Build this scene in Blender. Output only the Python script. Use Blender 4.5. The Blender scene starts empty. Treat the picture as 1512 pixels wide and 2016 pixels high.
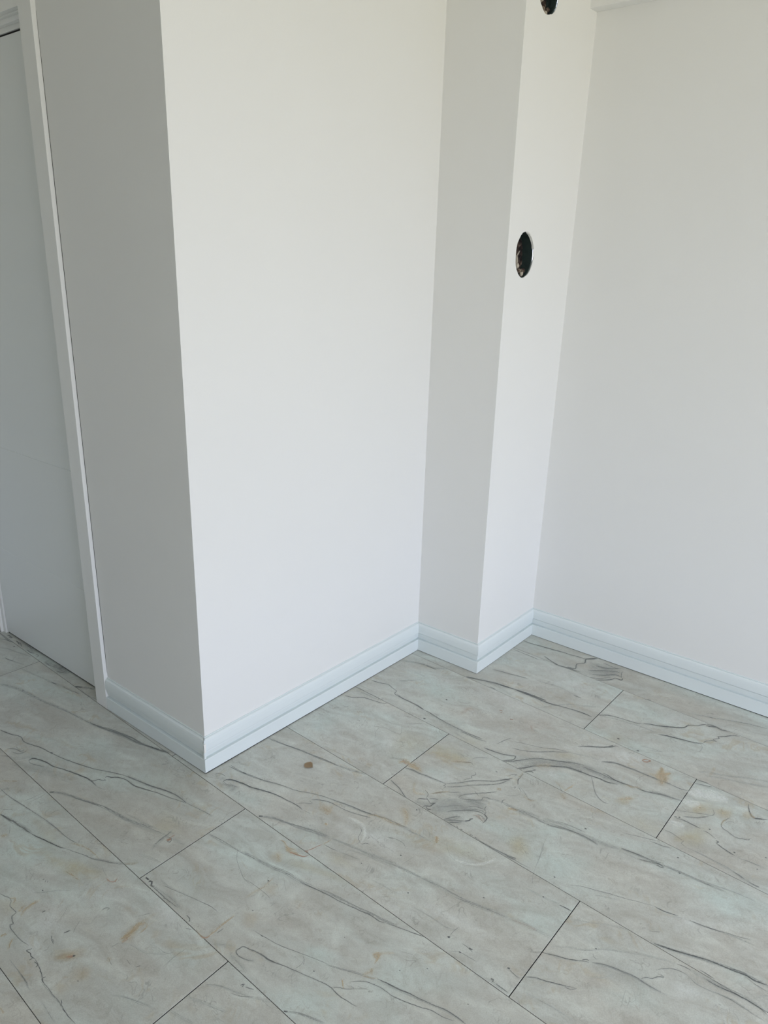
import bpy, bmesh, math, random
import numpy as np
from mathutils import Matrix, Vector
rnd = random.Random(7)
scene = bpy.context.scene

# ------------------------------------------------------------ camera, world, light, exposure
cam_data = bpy.data.cameras.new('camera')
cam = bpy.data.objects.new('camera', cam_data)
scene.collection.objects.link(cam)
cam_data.sensor_fit = 'HORIZONTAL'
cam_data.sensor_width = 36.0
cam_data.lens = 36.0 * 1427.91 / 1512.0
cam_data.clip_start = 0.01
R = ((0.7667673, 0.64137434, 0.0265868),          # right, down, forward
     (0.22260927, -0.2268272, -0.94815322),
     (-0.60209054, 0.73293136, -0.31669956))
m = Matrix.Identity(4)
for i in range(3):
    m[i][0] = R[0][i]
    m[i][1] = -R[1][i]
    m[i][2] = -R[2][i]
m[0][3], m[1][3], m[2][3] = 0.0, 0.0, 1.45
cam.matrix_world = m
scene.camera = cam

WIN = dict(x=2.4, y0=-0.75, y1=1.75, z0=0.35, z1=2.3)      # window opening behind the camera
world = bpy.data.worlds.new('daylight')
scene.world = world
world.use_nodes = True
nt = world.node_tree
nt.nodes.clear()
wo = nt.nodes.new('ShaderNodeOutputWorld')
bg = nt.nodes.new('ShaderNodeBackground')
tc = nt.nodes.new('ShaderNodeTexCoord')
sp = nt.nodes.new('ShaderNodeSeparateXYZ')
cr = nt.nodes.new('ShaderNodeValToRGB')
mr = nt.nodes.new('ShaderNodeMapRange')
nt.links.new(tc.outputs['Generated'], sp.inputs[0])
nt.links.new(sp.outputs['Z'], mr.inputs['Value'])
mr.inputs['From Min'].default_value = -1.0
mr.inputs['From Max'].default_value = 1.0
nt.links.new(mr.outputs[0], cr.inputs[0])
e = cr.color_ramp.elements
e[0].position = 0.0;  e[0].color = (0.52, 0.48, 0.37, 1)       # sunlit paving outside
e[1].position = 1.0;  e[1].color = (0.62, 0.78, 1.08, 1)        # sky overhead
n1 = cr.color_ramp.elements.new(0.49); n1.color = (0.58, 0.54, 0.42, 1)
n2 = cr.color_ramp.elements.new(0.51); n2.color = (0.88, 0.94, 1.14, 1)
nt.links.new(cr.outputs[0], bg.inputs['Color'])
bg.inputs['Strength'].default_value = 6.35
nt.links.new(bg.outputs[0], wo.inputs[0])

pd = bpy.data.lights.new('window_portal', 'AREA')
pd.shape = 'RECTANGLE'
pd.size = WIN['y1'] - WIN['y0']
pd.size_y = WIN['z1'] - WIN['z0']
pd.cycles.is_portal = True
po = bpy.data.objects.new('window_portal', pd)
scene.collection.objects.link(po)
po.location = (WIN['x'] + 0.06, (WIN['y0'] + WIN['y1']) / 2, (WIN['z0'] + WIN['z1']) / 2)
po.rotation_euler = (math.radians(90), 0, math.radians(90))   # emits towards -X

vs = scene.view_settings
vs.view_transform = 'Standard'
vs.look = 'None'
vs.gamma = 1.0
vs.use_curve_mapping = False
vs.exposure = 0.0
scene.cycles.max_bounces = 16
scene.cycles.diffuse_bounces = 12
scene.cycles.transparent_max_bounces = 32
scene.cycles.use_denoising = True

# ------------------------------------------------------------ materials
def new_mat(name):
    mt = bpy.data.materials.new(name)
    mt.use_nodes = True
    n = mt.node_tree
    for x in list(n.nodes):
        n.nodes.remove(x)
    out = n.nodes.new('ShaderNodeOutputMaterial')
    return mt, n, out

def N(n, kind, **kw):
    x = n.nodes.new(kind)
    for k, v in kw.items():
        if k.startswith('i_'):
            x.inputs[k[2:].replace('_', ' ')].default_value = v
        else:
            setattr(x, k, v)
    return x

def paint(name, col, rough, bump=0.0, bscale=350.0, spec=0.4, mottle=0.015):
    mt, n, out = new_mat(name)
    b = N(n, 'ShaderNodeBsdfPrincipled', i_Roughness=rough)
    b.inputs['Specular IOR Level'].default_value = spec
    t = N(n, 'ShaderNodeTexCoord')
    nz = N(n, 'ShaderNodeTexNoise', i_Scale=2.3, i_Detail=4.0)
    n.links.new(t.outputs['Object'], nz.inputs['Vector'])
    mx = N(n, 'ShaderNodeMix', data_type='RGBA')
    mx.inputs[6].default_value = (*[c * (1 - mottle) for c in col], 1)
    mx.inputs[7].default_value = (*[min(1, c * (1 + mottle)) for c in col], 1)
    n.links.new(nz.outputs[0], mx.inputs[0])
    n.links.new(mx.outputs[2], b.inputs['Base Color'])
    if bump:
        n2_ = N(n, 'ShaderNodeTexNoise', i_Scale=bscale, i_Detail=3.0)
        n.links.new(t.outputs['Object'], n2_.inputs['Vector'])
        bp_ = N(n, 'ShaderNodeBump', i_Strength=bump, i_Distance=0.001)
        n.links.new(n2_.outputs[0], bp_.inputs['Height'])
        n.links.new(bp_.outputs[0], b.inputs['Normal'])
    n.links.new(b.outputs[0], out.inputs[0])
    return mt

M_WALL = paint('white_wall_paint', (0.80, 0.795, 0.775), 0.75, 0.10)
M_DIM = paint('corridor_dimming_paint', (0.56, 0.57, 0.55), 0.7)  # darkened on purpose, so the unseen corridor wall bounces less light
M_CEIL = paint('ceiling_paint', (0.82, 0.81, 0.77), 0.8)
M_TRIM = paint('white_trim', (0.75, 0.80, 0.80), 0.38, 0.0, spec=0.5, mottle=0.008)
M_DOOR = paint('white_door_lacquer', (0.76, 0.78, 0.77), 0.42, 0.0, spec=0.45, mottle=0.008)
M_CASE = paint('door_casing', (0.81, 0.81, 0.79), 0.45, 0.0, spec=0.4, mottle=0.01)
M_DARK = paint('dark_gap_and_shade', (0.015, 0.015, 0.015), 0.9)
M_CAULK = paint('caulk', (0.83, 0.82, 0.78), 0.6)
M_PIPE = paint('dark_pipe_plastic', (0.030, 0.048, 0.045), 0.5, 0.6, 90.0, mottle=0.3)

def rubble_mat():
    mt, n, out = new_mat('broken_brick_and_mortar')
    b = N(n, 'ShaderNodeBsdfPrincipled', i_Roughness=0.95)
    t = N(n, 'ShaderNodeTexCoord')
    nz = N(n, 'ShaderNodeTexNoise', i_Scale=38.0, i_Detail=6.0)
    n.links.new(t.outputs['Object'], nz.inputs['Vector'])
    r = N(n, 'ShaderNodeValToRGB')
    el = r.color_ramp.elements
    el[0].position = 0.46; el[0].color = (0.010, 0.006, 0.006, 1)
    el[1].position = 0.74; el[1].color = (0.30, 0.25, 0.19, 1)
    k = r.color_ramp.elements.new(0.58); k.color = (0.07, 0.045, 0.035, 1)
    n.links.new(nz.outputs[0], r.inputs[0])
    n.links.new(r.outputs[0], b.inputs['Base Color'])
    n.links.new(b.outputs[0], out.inputs[0])
    return mt
M_RUB = rubble_mat()
M_CHIP = paint('plaster_chip', (0.45, 0.40, 0.33), 0.9, 0.5, 200.0, mottle=0.4)

FLOOR_ROUGH = 0.36
def floor_mat():
    mt, n, out = new_mat('marble_look_laminate')
    b = N(n, 'ShaderNodeBsdfPrincipled', i_Roughness=FLOOR_ROUGH)
    b.inputs['Specular IOR Level'].default_value = 0.5
    t = N(n, 'ShaderNodeTexCoord')
    at = N(n, 'ShaderNodeAttribute', attribute_name='plank')
    # offset each plank so the marbling does not run on across a joint
    off = N(n, 'ShaderNodeVectorMath', operation='SCALE'); off.inputs['Scale'].default_value = 7.31
    n.links.new(at.outputs['Vector'], off.inputs[0])
    add = N(n, 'ShaderNodeVectorMath', operation='ADD')
    n.links.new(t.outputs['Object'], add.inputs[0]); n.links.new(off.outputs[0], add.inputs[1])
    mp = N(n, 'ShaderNodeMapping')
    mp.vector_type = 'TEXTURE'; mp.inputs['Rotation'].default_value = (0, 0, math.radians(13))
    mp.inputs['Scale'].default_value = (1.0, 0.45, 1.0)
    n.links.new(add.outputs[0], mp.inputs[0])
    def noise(scale, detail, rough=0.55, dist=0.0, src=mp):
        z = N(n, 'ShaderNodeTexNoise', i_Scale=scale, i_Detail=detail, i_Roughness=rough, i_Distortion=dist)
        n.links.new(src.outputs[0], z.inputs['Vector']); return z
    def ramp(src, stops):
        r = N(n, 'ShaderNodeValToRGB')
        el = r.color_ramp.elements
        el[0].position, el[0].color = stops[0][0], (*stops[0][1], 1)
        el[1].position, el[1].color = stops[-1][0], (*stops[-1][1], 1)
        for p_, c_ in stops[1:-1]:
            q = el.new(p_); q.color = (*c_, 1)
        n.links.new(src.outputs[0], r.inputs[0]); return r
    def mul(a, b_, fac=1.0):
        x = N(n, 'ShaderNodeMix', data_type='RGBA', blend_type='MULTIPLY')
        x.inputs[0].default_value = fac
        n.links.new(a, x.inputs[6]); n.links.new(b_, x.inputs[7]); return x.outputs[2]
    base = ramp(noise(2.2, 4.0, 0.55, 0.6), [(0.30, C_BEIGE), (0.52, C_MID), (0.72, C_MINT)])
    cloud = ramp(noise(7.0, 5.0, 0.6, 1.2), [(0.28, (0.84, 0.82, 0.79)), (0.48, (0.97, 0.97, 0.96)), (0.70, (1.14, 1.16, 1.15))])
    grain = ramp(noise(380.0, 2.0, 0.7, 0.0, add), [(0.35, (0.90, 0.90, 0.89)), (0.65, (1.07, 1.07, 1.07))])
    c = mul(base.outputs[0], cloud.outputs[0])
    # broad stains and pale clouds of the print
    cc = N(n, 'ShaderNodeAttribute', attribute_name='cloud')
    ca = N(n, 'ShaderNodeAttribute', attribute_name='cloud_amount')
    rg = ramp(noise(17.0, 6.0, 0.65, 0.9, add), [(0.36, (0.45, 0.45, 0.45)), (0.60, (1.15, 1.15, 1.15))])
    am = N(n, 'ShaderNodeMath', operation='MULTIPLY', use_clamp=True)
    n.links.new(ca.outputs['Fac'], am.inputs[0]); n.links.new(rg.outputs[0], am.inputs[1])
    mc = N(n, 'ShaderNodeMix', data_type='RGBA')
    n.links.new(am.outputs[0], mc.inputs[0]); n.links.new(c, mc.inputs[6]); n.links.new(cc.outputs['Color'], mc.inputs[7])
    c = mc.outputs[2]
    # faint meandering hairlines and scattered flecks, only in patches
    def wander(scale, dist, width, lo, hi, amount, tint_):
        z = noise(scale, 3.0, 0.6, dist, add)
        d_ = N(n, 'ShaderNodeMath', operation='SUBTRACT'); n.links.new(z.outputs[0], d_.inputs[0]); d_.inputs[1].default_value = 0.5
        ab = N(n, 'ShaderNodeMath', operation='ABSOLUTE'); n.links.new(d_.outputs[0], ab.inputs[0])
        m1 = N(n, 'ShaderNodeMapRange', interpolation_type='SMOOTHSTEP'); n.links.new(ab.outputs[0], m1.inputs['Value'])
        m1.inputs['From Min'].default_value = 0.0; m1.inputs['From Max'].default_value = width
        m1.inputs['To Min'].default_value = amount; m1.inputs['To Max'].default_value = 0.0
        msk = N(n, 'ShaderNodeMapRange', interpolation_type='SMOOTHSTEP'); n.links.new(noise(scale * 0.9, 2.0, 0.5, 0.0).outputs[0], msk.inputs['Value'])
        msk.inputs['From Min'].default_value = lo; msk.inputs['From Max'].default_value = hi
        f_ = N(n, 'ShaderNodeMath', operation='MULTIPLY'); n.links.new(m1.outputs[0], f_.inputs[0]); n.links.new(msk.outputs[0], f_.inputs[1])
        x = N(n, 'ShaderNodeMix', data_type='RGBA'); n.links.new(f_.outputs[0], x.inputs[0])
        n.links.new(c, x.inputs[6]); x.inputs[7].default_value = (*tint_, 1)
        return x.outputs[2]
    c = wander(11.0, 0.8, 0.012, 0.52, 0.66, 0.45, (0.20, 0.19, 0.17))
    c = wander(19.0, 1.6, 0.022, 0.50, 0.68, 0.40, (0.30, 0.27, 0.22))
    c = wander(7.0, 1.5, 0.05, 0.55, 0.70, 0.45, (0.42, 0.35, 0.23))
    vo = N(n, 'ShaderNodeTexVoronoi', i_Scale=16.0)
    n.links.new(add.outputs[0], vo.inputs['Vector'])
    dm = N(n, 'ShaderNodeMapRange', interpolation_type='SMOOTHSTEP'); n.links.new(vo.outputs['Distance'], dm.inputs['Value'])
    dm.inputs['From Min'].default_value = 0.010; dm.inputs['From Max'].default_value = 0.028
    dm.inputs['To Min'].default_value = 0.7; dm.inputs['To Max'].default_value = 0.0
    sx = N(n, 'ShaderNodeSeparateXYZ'); n.links.new(vo.outputs['Color'], sx.inputs[0])
    gt = N(n, 'ShaderNodeMath', operation='GREATER_THAN'); n.links.new(sx.outputs['X'], gt.inputs[0]); gt.inputs[1].default_value = 0.72
    f_ = N(n, 'ShaderNodeMath', operation='MULTIPLY'); n.links.new(dm.outputs[0], f_.inputs[0]); n.links.new(gt.outputs[0], f_.inputs[1])
    x = N(n, 'ShaderNodeMix', data_type='RGBA'); n.links.new(f_.outputs[0], x.inputs[0])
    n.links.new(c, x.inputs[6]); x.inputs[7].default_value = (0.09, 0.08, 0.07, 1)
    c = x.outputs[2]
    wisp = ramp(noise(26.0, 6.0, 0.7, 2.2, add), [(0.33, (0.89, 0.88, 0.86)), (0.46, (1.0, 1.0, 1.0)), (0.66, (1.06, 1.07, 1.07))])
    c = mul(c, wisp.outputs[0], 0.9)
    c = mul(c, grain.outputs[0], 0.9)
    n.links.new(c, b.inputs['Base Color'])
    bp_ = N(n, 'ShaderNodeBump', i_Strength=0.06, i_Distance=0.0006)
    n.links.new(noise(90.0, 4.0, 0.6, 0.0, add).outputs[0], bp_.inputs['Height'])
    n.links.new(bp_.outputs[0], b.inputs['Normal'])
    n.links.new(b.outputs[0], out.inputs[0])
    return mt
C_BEIGE = (0.505, 0.485, 0.435)
C_MID = (0.518, 0.526, 0.488)
C_MINT = (0.540, 0.590, 0.555)

def ink_mat(name, blob):
    """printed veining: opacity falls off towards the edge of each stroke"""
    mt, n, out = new_mat(name)
    b = N(n, 'ShaderNodeBsdfPrincipled', i_Roughness=FLOOR_ROUGH)
    b.inputs['Specular IOR Level'].default_value = 0.5
    tr = N(n, 'ShaderNodeBsdfTransparent')
    mix = N(n, 'ShaderNodeMixShader')
    t = N(n, 'ShaderNodeTexCoord')
    col = N(n, 'ShaderNodeAttribute', attribute_name='tint')
    ink = N(n, 'ShaderNodeAttribute', attribute_name='ink')      # x opacity, y core, z across
    s = N(n, 'ShaderNodeSeparateXYZ')
    n.links.new(ink.outputs['Vector'], s.inputs[0])
    def math_(op, a, b_=None, c_=None, clamp=False):
        x = N(n, 'ShaderNodeMath', operation=op, use_clamp=clamp)
        for k, v in enumerate((a, b_, c_)):
            if v is None: continue
            if isinstance(v, (int, float)): x.inputs[k].default_value = v
            else: n.links.new(v, x.inputs[k])
        return x.outputs[0]
    nz = N(n, 'ShaderNodeTexNoise', i_Scale=(16.0 if blob else 260.0), i_Detail=(5.0 if blob else 3.0), i_Roughness=0.6)
    n.links.new(t.outputs['Object'], nz.inputs['Vector'])
    tt = math_('ABSOLUTE', s.outputs['Z'])
    w = math_('MULTIPLY_ADD', nz.outputs[0], (1.1 if blob else 1.5), (-0.55 if blob else -0.75))
    w = math_('MULTIPLY', w, math_('SUBTRACT', 1.0, math_('MULTIPLY', tt, tt)))
    tt = math_('ADD', tt, w)
    mr_ = N(n, 'ShaderNodeMapRange', interpolation_type='SMOOTHSTEP')
    n.links.new(tt, mr_.inputs['Value'])
    n.links.new(s.outputs['Y'], mr_.inputs['From Min'])
    mr_.inputs['From Max'].default_value = 1.0
    mr_.inputs['To Min'].default_value = 1.0
    mr_.inputs['To Max'].default_value = 0.0
    # streaks that run along the stroke
    al_ = N(n, 'ShaderNodeAttribute', attribute_name='along')
    cmb = N(n, 'ShaderNodeCombineXYZ')
    n.links.new(math_('MULTIPLY', al_.outputs['Fac'], 60.0), cmb.inputs[0])
    n.links.new(math_('MULTIPLY', s.outputs['Z'], 2.2), cmb.inputs[1])
    n3 = N(n, 'ShaderNodeTexNoise', i_Scale=1.0, i_Detail=5.0, i_Roughness=0.65)
    n.links.new(cmb.outputs[0], n3.inputs['Vector'])
    br = N(n, 'ShaderNodeMapRange')
    n.links.new(n3.outputs[0], br.inputs['Value'])
    br.inputs['From Min'].default_value = 0.33; br.inputs['From Max'].default_value = 0.62
    n.links.new(math_('MULTIPLY_ADD', s.outputs['Y'], 0.7, 0.28), br.inputs['To Min']); br.inputs['To Max'].default_value = 1.35
    a = math_('MULTIPLY', mr_.outputs[0], s.outputs['X'])
    a = math_('MULTIPLY', a, br.outputs[0], clamp=True)
    n.links.new(a, mix.inputs[0])
    n.links.new(tr.outputs[0], mix.inputs[1])
    # the print is a film on the plank: give back the light it keeps off the surface below
    inv = math_('SUBTRACT', 1.0, a)
    under = N(n, 'ShaderNodeVectorMath', operation='SCALE'); under.inputs[0].default_value = C_MID
    n.links.new(inv, under.inputs['Scale'])
    addc = N(n, 'ShaderNodeVectorMath', operation='ADD')
    n.links.new(col.outputs['Color'], addc.inputs[0]); n.links.new(under.outputs[0], addc.inputs[1])
    n.links.new(addc.outputs[0], b.inputs['Base Color'])
    n.links.new(b.outputs[0], mix.inputs[2])
    n.links.new(mix.outputs[0], out.inputs[0])
    return mt
M_FLOOR = floor_mat()
M_INK = ink_mat('printed_veins', False)

# ------------------------------------------------------------ helpers
def link(name, me, mats, parent=None, **props):
    o = bpy.data.objects.new(name, me)
    for mm in (mats if isinstance(mats, (list, tuple)) else [mats]):
        me.materials.append(mm)
    scene.collection.objects.link(o)
    if parent:
        o.parent = parent
    for k, v in props.items():
        o[k] = v
    return o

def prism(bm, pts, z0, z1):
    """vertical prism over a plan polygon"""
    lo = [bm.verts.new((x, y, z0)) for x, y in pts]
    hi = [bm.verts.new((x, y, z1)) for x, y in pts]
    n_ = len(pts)
    bm.faces.new(lo[::-1]); bm.faces.new(hi)
    for i in range(n_):
        bm.faces.new((lo[i], lo[(i + 1) % n_], hi[(i + 1) % n_], hi[i]))

def finish(bm, name, bevel=0.0):
    bmesh.ops.recalc_face_normals(bm, faces=bm.faces)
    if bevel:
        bmesh.ops.bevel(bm, geom=list(bm.edges), offset=bevel, segments=2, affect='EDGES', profile=0.6)
    me = bpy.data.meshes.new(name)
    bm.to_mesh(me); bm.free()
    return me

def offset_path(P, d):
    """mitred offset of an open plan path; d > 0 goes to the left of travel"""
    out = []
    for i, p in enumerate(P):
        p = Vector(p)
        ns = []
        if i > 0:
            t = (p - Vector(P[i - 1])).normalized(); ns.append(Vector((-t.y, t.x)))
        if i < len(P) - 1:
            t = (Vector(P[i + 1]) - p).normalized(); ns.append(Vector((-t.y, t.x)))
        if len(ns) == 1:
            out.append(p + ns[0] * d)
        else:
            b = (ns[0] + ns[1]).normalized()
            out.append(p + b * (d / b.dot(ns[0])))
    return out

# ------------------------------------------------------------ plan of the room (metres)
# foot of the baseboards, walking from the door casing to the right hand wall and on past the camera
K = [(-2.066, 1.058), (-1.546, 1.074), (-1.532, 2.103), (-1.255, 2.110), (-1.2546, 2.5344), (-0.337, 2.556), (2.387, 2.620)]
T = 0.013                        # baseboard thickness
W = offset_path(K, T)            # wall faces, 13 mm behind the baseboard front
CEIL = 2.62
def yA(x):                       # front line of the casing / baseboard of the left wall
    return 1.058 + 0.0308 * (x + 2.066)
def wall_seg(i, name, z0=0.0, z1=CEIL, start=None, thick=0.04):
    BK = offset_path(W, thick)
    a, b = (W[i] if start is None else Vector(start)), W[i + 1]
    c, d = BK[i + 1], (BK[i] if start is None else Vector((start[0], start[1] + thick)))
    bm = bmesh.new()
    prism(bm, [a, b, c, d], z0, z1)
    return bm
VEINS = [
[1,55,-24954,8872,903,-24049,9175,821,-22820,9361,765,-21565,9613,749,-20362,9793,736,-19176,10061,740,-18117,10306,740,-17169,10589,743],
[0,75,-20362,9793,215,-19759,9926,217,-19217,10085,222,-18700,10251,208,-18117,10306,201,-17584,10442,212,-17096,10600,214],
[0,45,-20215,9800,236,-19621,10025,226,-18858,10228,208,-18133,10315,195],
[0,60,-22172,7662,149,-21710,7776,156,-21342,7928,136,-20925,7894,135,-20328,8088,144,-19813,8180,138,-19128,8336,143,-18199,8640,149,-17687,8891,154,-17179,9111,151],
[0,80,-19850,8172,264,-19776,8199,264],
[0,75,-17179,9111,212,-16705,9234,211,-16209,9362,213,-15765,9516,210,-15334,9616,192,-14859,9621,180],
[1,30,-17179,9111,554,-16705,9234,541,-16177,9341,545,-15734,9496,548,-15304,9595,507,-14859,9621,493,-14418,9697,496,-13897,9763,484],
[0,45,-14987,9599,102,-14606,9665,101,-14293,9719,100,-13924,9783,99],
[0,80,-19959,7550,272,-19984,7670,298,-19874,7742,229,-19655,7823,205,-19392,7880,190,-19148,7914,201,-18868,8021,211,-18537,8132,205,-18232,8221,198,-17875,8310,185,-17614,8323,166,-17367,8310,160],
[0,55,-19959,7550,84,-19822,7532,98,-19627,7592,116,-19425,7679,122,-19335,7728,126],
[0,35,-17367,8310,84,-17201,8342,88,-17035,8404,92],
[0,55,-17826,8283,122,-17654,8377,137,-17606,8509,139,-17500,8545,124,-17412,8623,129,-17517,8619,95],
[0,70,-17525,8672,192,-17541,8730,211,-17398,8809,197,-17293,8910,189,-17037,9019,166,-16809,9044,147,-16605,9049,155,-16358,9124,167,-15985,9255,167],
[0,55,-16911,9030,104,-16571,9038,112,-16228,9151,122,-15865,9303,120,-15452,9416,117,-15122,9525,117,-14842,9609,116],
[0,50,-21030,7379,145,-20822,7533,129,-20561,7600,144,-20591,7707,151],
[0,50,-20789,7394,121,-20531,7493,140,-20466,7618,168,-20473,7746,162],
[1,30,-20584,7151,1096,-20269,7434,1138,-20046,7731,1181],
[1,28,-20234,7175,1746,-19735,7369,1796,-19245,7622,1726,-18412,7879,1688,-18130,8040,1847],
[0,80,-18139,7286,331,-18045,7387,332],
[1,70,-18122,7307,610,-17877,7480,569,-17545,7607,522,-17129,7745,519,-16741,7894,512,-16356,8009,481,-15951,8077,465,-15534,8162,479,-15080,8310,492,-14739,8437,495],
[0,45,-17464,7624,172,-17117,7739,174,-16866,7842,173,-16594,7932,169],
[1,35,-15822,8051,633,-15225,8196,631,-14670,8355,637,-14153,8528,620,-13571,8645,596],
[1,30,-15802,8244,315,-15112,8382,312,-14529,8522,327,-13938,8800,338],
[0,40,-15029,8329,100,-14724,8390,102,-14297,8522,103],
[1,35,-14045,7946,544,-14140,8134,591,-14188,8448,613,-14271,8767,612],
[0,55,-14165,8151,112,-14213,8362,116,-14225,8578,117,-14271,8767,114],
[3,75,-14057,8421,382,-14034,8489,375,-14043,8537,350],
[3,70,-14054,8487,133,-14066,8573,136,-14066,8678,139],
[0,50,-14130,8460,142,-14079,8530,125,-13988,8530,97,-13947,8439,142,-14046,8414,114],
[1,35,-14171,7682,371,-13824,7801,365,-13512,7891,358],
[2,35,-14186,7258,325,-14013,7389,343,-13967,7504,361],
[0,55,-19341,6430,89,-18979,6440,90,-18616,6475,93,-18295,6525,94,-17971,6571,93,-17515,6634,91,-17203,6678,89,-16822,6712,87,-16524,6728,84,-16267,6735,84,-15995,6760,88,-15652,6827,89],
[1,30,-18616,6475,436,-17971,6571,428,-17515,6634,418,-16822,6712,401,-16267,6735,387],
[0,90,-18296,5975,248,-18070,6011,248,-17853,6049,259,-17715,6095,247,-17504,6107,239,-17255,6153,240,-16973,6182,233],
[1,50,-18088,6046,605,-17755,6086,620,-17482,6151,617,-17159,6189,596,-16896,6226,596],
[0,85,-16973,6182,154,-16673,6254,154,-16425,6322,155,-16176,6387,154,-15903,6465,160,-15767,6530,169],
[0,50,-15767,6530,94,-15485,6627,94,-15217,6728,92,-14920,6811,94,-14721,6920,100,-14470,7053,102,-14207,7233,104],
[2,35,-15842,6706,320,-15580,6844,299,-15295,6910,265,-15021,6924,250,-14777,6924,245],
[1,40,-15233,6737,355,-14950,6829,363,-14736,6929,378,-14432,7087,388,-14188,7250,406,-13998,7418,433,-13952,7533,452],
[0,45,-20841,7083,138,-20681,7194,137,-20567,7264,134],
[2,40,-19626,6554,367,-19541,6689,342,-19347,6834,333,-19260,6940,355],
[0,30,-18312,6646,117,-18266,6852,117,-18262,7024,117,-18237,7187,119],
[0,25,-18147,6738,114,-18139,7022,113,-18174,7215,110],
[0,30,-17493,7050,106,-17464,6863,90,-17333,6770,63,-17174,6833,88,-17034,6932,93],
[0,30,-17268,6879,106,-17279,7028,111,-17234,7121,110],
[0,30,-17664,5964,63,-17451,5856,63,-17289,5757,64],
[0,30,-18487,6058,96,-18303,6196,96,-18078,6369,97],
[2,40,-17455,5609,586,-17395,5687,630,-17399,5780,623],
[0,60,-15568,4788,88,-15403,4834,89,-15255,4886,80,-15149,4862,81,-15037,4788,76,-14884,4790,76,-14733,4791,84,-14719,4692,101,-14608,4642,76,-14482,4608,92,-14506,4551,92,-14381,4517,72,-14181,4517,72,-13996,4523,73,-13839,4540,75,-13651,4586,76],
[0,85,-13529,4592,177,-13568,4491,143,-13448,4513,112,-13367,4486,111,-13241,4514,118],
[0,80,-13364,4495,74,-13294,4484,97,-13295,4418,117],
[0,80,-13177,4473,104,-13049,4488,103,-13023,4432,147],
[0,80,-12877,4449,90,-12792,4445,90],
[0,80,-12644,4466,125,-12663,4388,104,-12549,4365,81],
[0,65,-13241,4514,69,-13030,4490,69,-12796,4442,69,-12560,4370,67,-12349,4374,66,-12157,4364,66,-12010,4375,65,-11815,4372,65,-11639,4356,64,-11422,4349,64,-11209,4362,63],
[0,75,-11919,4426,72,-11832,4400,79,-11792,4349,91],
[0,70,-11710,4350,86,-11583,4348,85],
[1,30,-12630,4340,179,-12306,4352,176,-11989,4365,174,-11659,4366,172,-11388,4352,170],
[1,40,-13646,4144,228,-13379,4153,225,-13062,4147,222,-12891,4142,220,-12686,4110,218,-12551,4109,217],
[0,50,-13093,4151,67,-12930,4139,66,-12780,4133,66],
[1,25,-12179,4141,300,-11899,4129,296,-11660,4114,293,-11495,4113,291],
[2,50,-14535,4816,312,-14639,4911,351,-14680,5025,407,-14687,5172,421,-14677,5336,426],
[2,55,-15255,4886,279,-15151,4958,203,-15041,4861,254],
[2,50,-13886,4229,338,-14031,4338,362,-14110,4440,394],
[2,60,-14381,4271,292,-14335,4340,311,-14338,4397,316],
[2,55,-12186,5955,683,-12247,6143,707,-12268,6336,712,-12325,6502,754,-12238,6578,687],
[2,60,-12289,5967,366,-12274,6084,367,-12266,6232,362,-12312,6441,354,-12355,6547,345],
[3,50,-12169,5970,144,-12165,6093,132,-12240,6114,103],
[2,50,-12106,6337,146,-12096,6487,144,-12139,6593,116,-12245,6608,125,-12307,6517,146],
[0,35,-12250,5746,72,-12240,5839,72,-12236,5911,72],
[2,35,-12933,4800,759,-12781,4950,776,-12651,5112,794],
[3,60,-12763,4998,311,-12705,5048,330,-12671,5111,346],
[0,70,-12675,5097,208,-12662,5122,208],
[2,20,-13085,4831,804,-12955,4994,828,-12882,5142,854],
[2,35,-15095,6153,373,-14795,6205,370,-14499,6256,367],
[3,40,-14124,6713,176,-13936,6712,200,-13858,6801,259,-13901,6909,232],
[0,30,-14511,6841,58,-14335,6781,57,-14134,6746,57],
[0,50,-14301,5189,164,-14281,5263,164],
[0,55,-13392,5244,188,-13366,5302,191,-13348,5388,193],
[0,60,-13533,5033,77,-13411,4984,74,-13287,4956,73],
[0,45,-13407,4970,114,-13407,5005,76,-13336,4981,75],
[0,30,-14039,5704,67,-13894,5529,68,-13795,5356,70],
[0,30,-13431,5676,69,-13347,5532,66,-13214,5365,64],
[0,40,-13309,6136,119,-13303,6236,118,-13228,6283,80,-13221,6214,116],
[1,25,-13277,5666,282,-13168,5779,309,-13205,5874,288,-13280,6068,291],
[0,35,-12524,6602,75,-12456,6718,76,-12381,6858,76],
[0,35,-11406,5845,100,-11373,5923,100],
[0,40,-12067,5590,80,-11962,5552,78,-11841,5529,77],
[2,30,-12055,5535,507,-11967,5580,507],
[0,35,-11726,5823,59,-11606,5799,59,-11541,5807,61],
[1,30,-11197,5172,211,-11083,5242,188,-10988,5208,188],
[1,30,-11051,5269,304,-10836,5370,299,-10603,5457,299,-10372,5572,302],
[1,30,-15004,5323,308,-14803,5521,316,-14589,5789,313,-14394,5941,296],
[0,80,-14915,5502,109,-14882,5503,109],
[0,60,-12052,4860,84,-12032,4862,84],
[0,45,-15219,5663,89,-15207,5695,89],
[0,45,-15149,5704,62,-15098,5666,62],
[0,45,-15097,5729,62,-15046,5691,62],
[2,40,-14804,5036,381,-14710,4835,377],
[1,22,-12237,5903,506,-11993,6088,465,-11602,6178,466,-11177,6495,493],
[0,30,-11470,6433,54,-11205,6470,58,-11101,6617,67],
[0,30,-10980,6233,66,-10996,6543,67,-10976,6838,69],
[1,30,-11100,5260,253,-10631,5475,247,-10257,5586,239],
[2,50,-12682,3532,165,-12492,3528,163],
[0,75,-13391,7365,247,-13274,7370,247],
[0,80,-13238,7347,322,-13154,7387,261,-13079,7314,258,-12989,7326,281],
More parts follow.
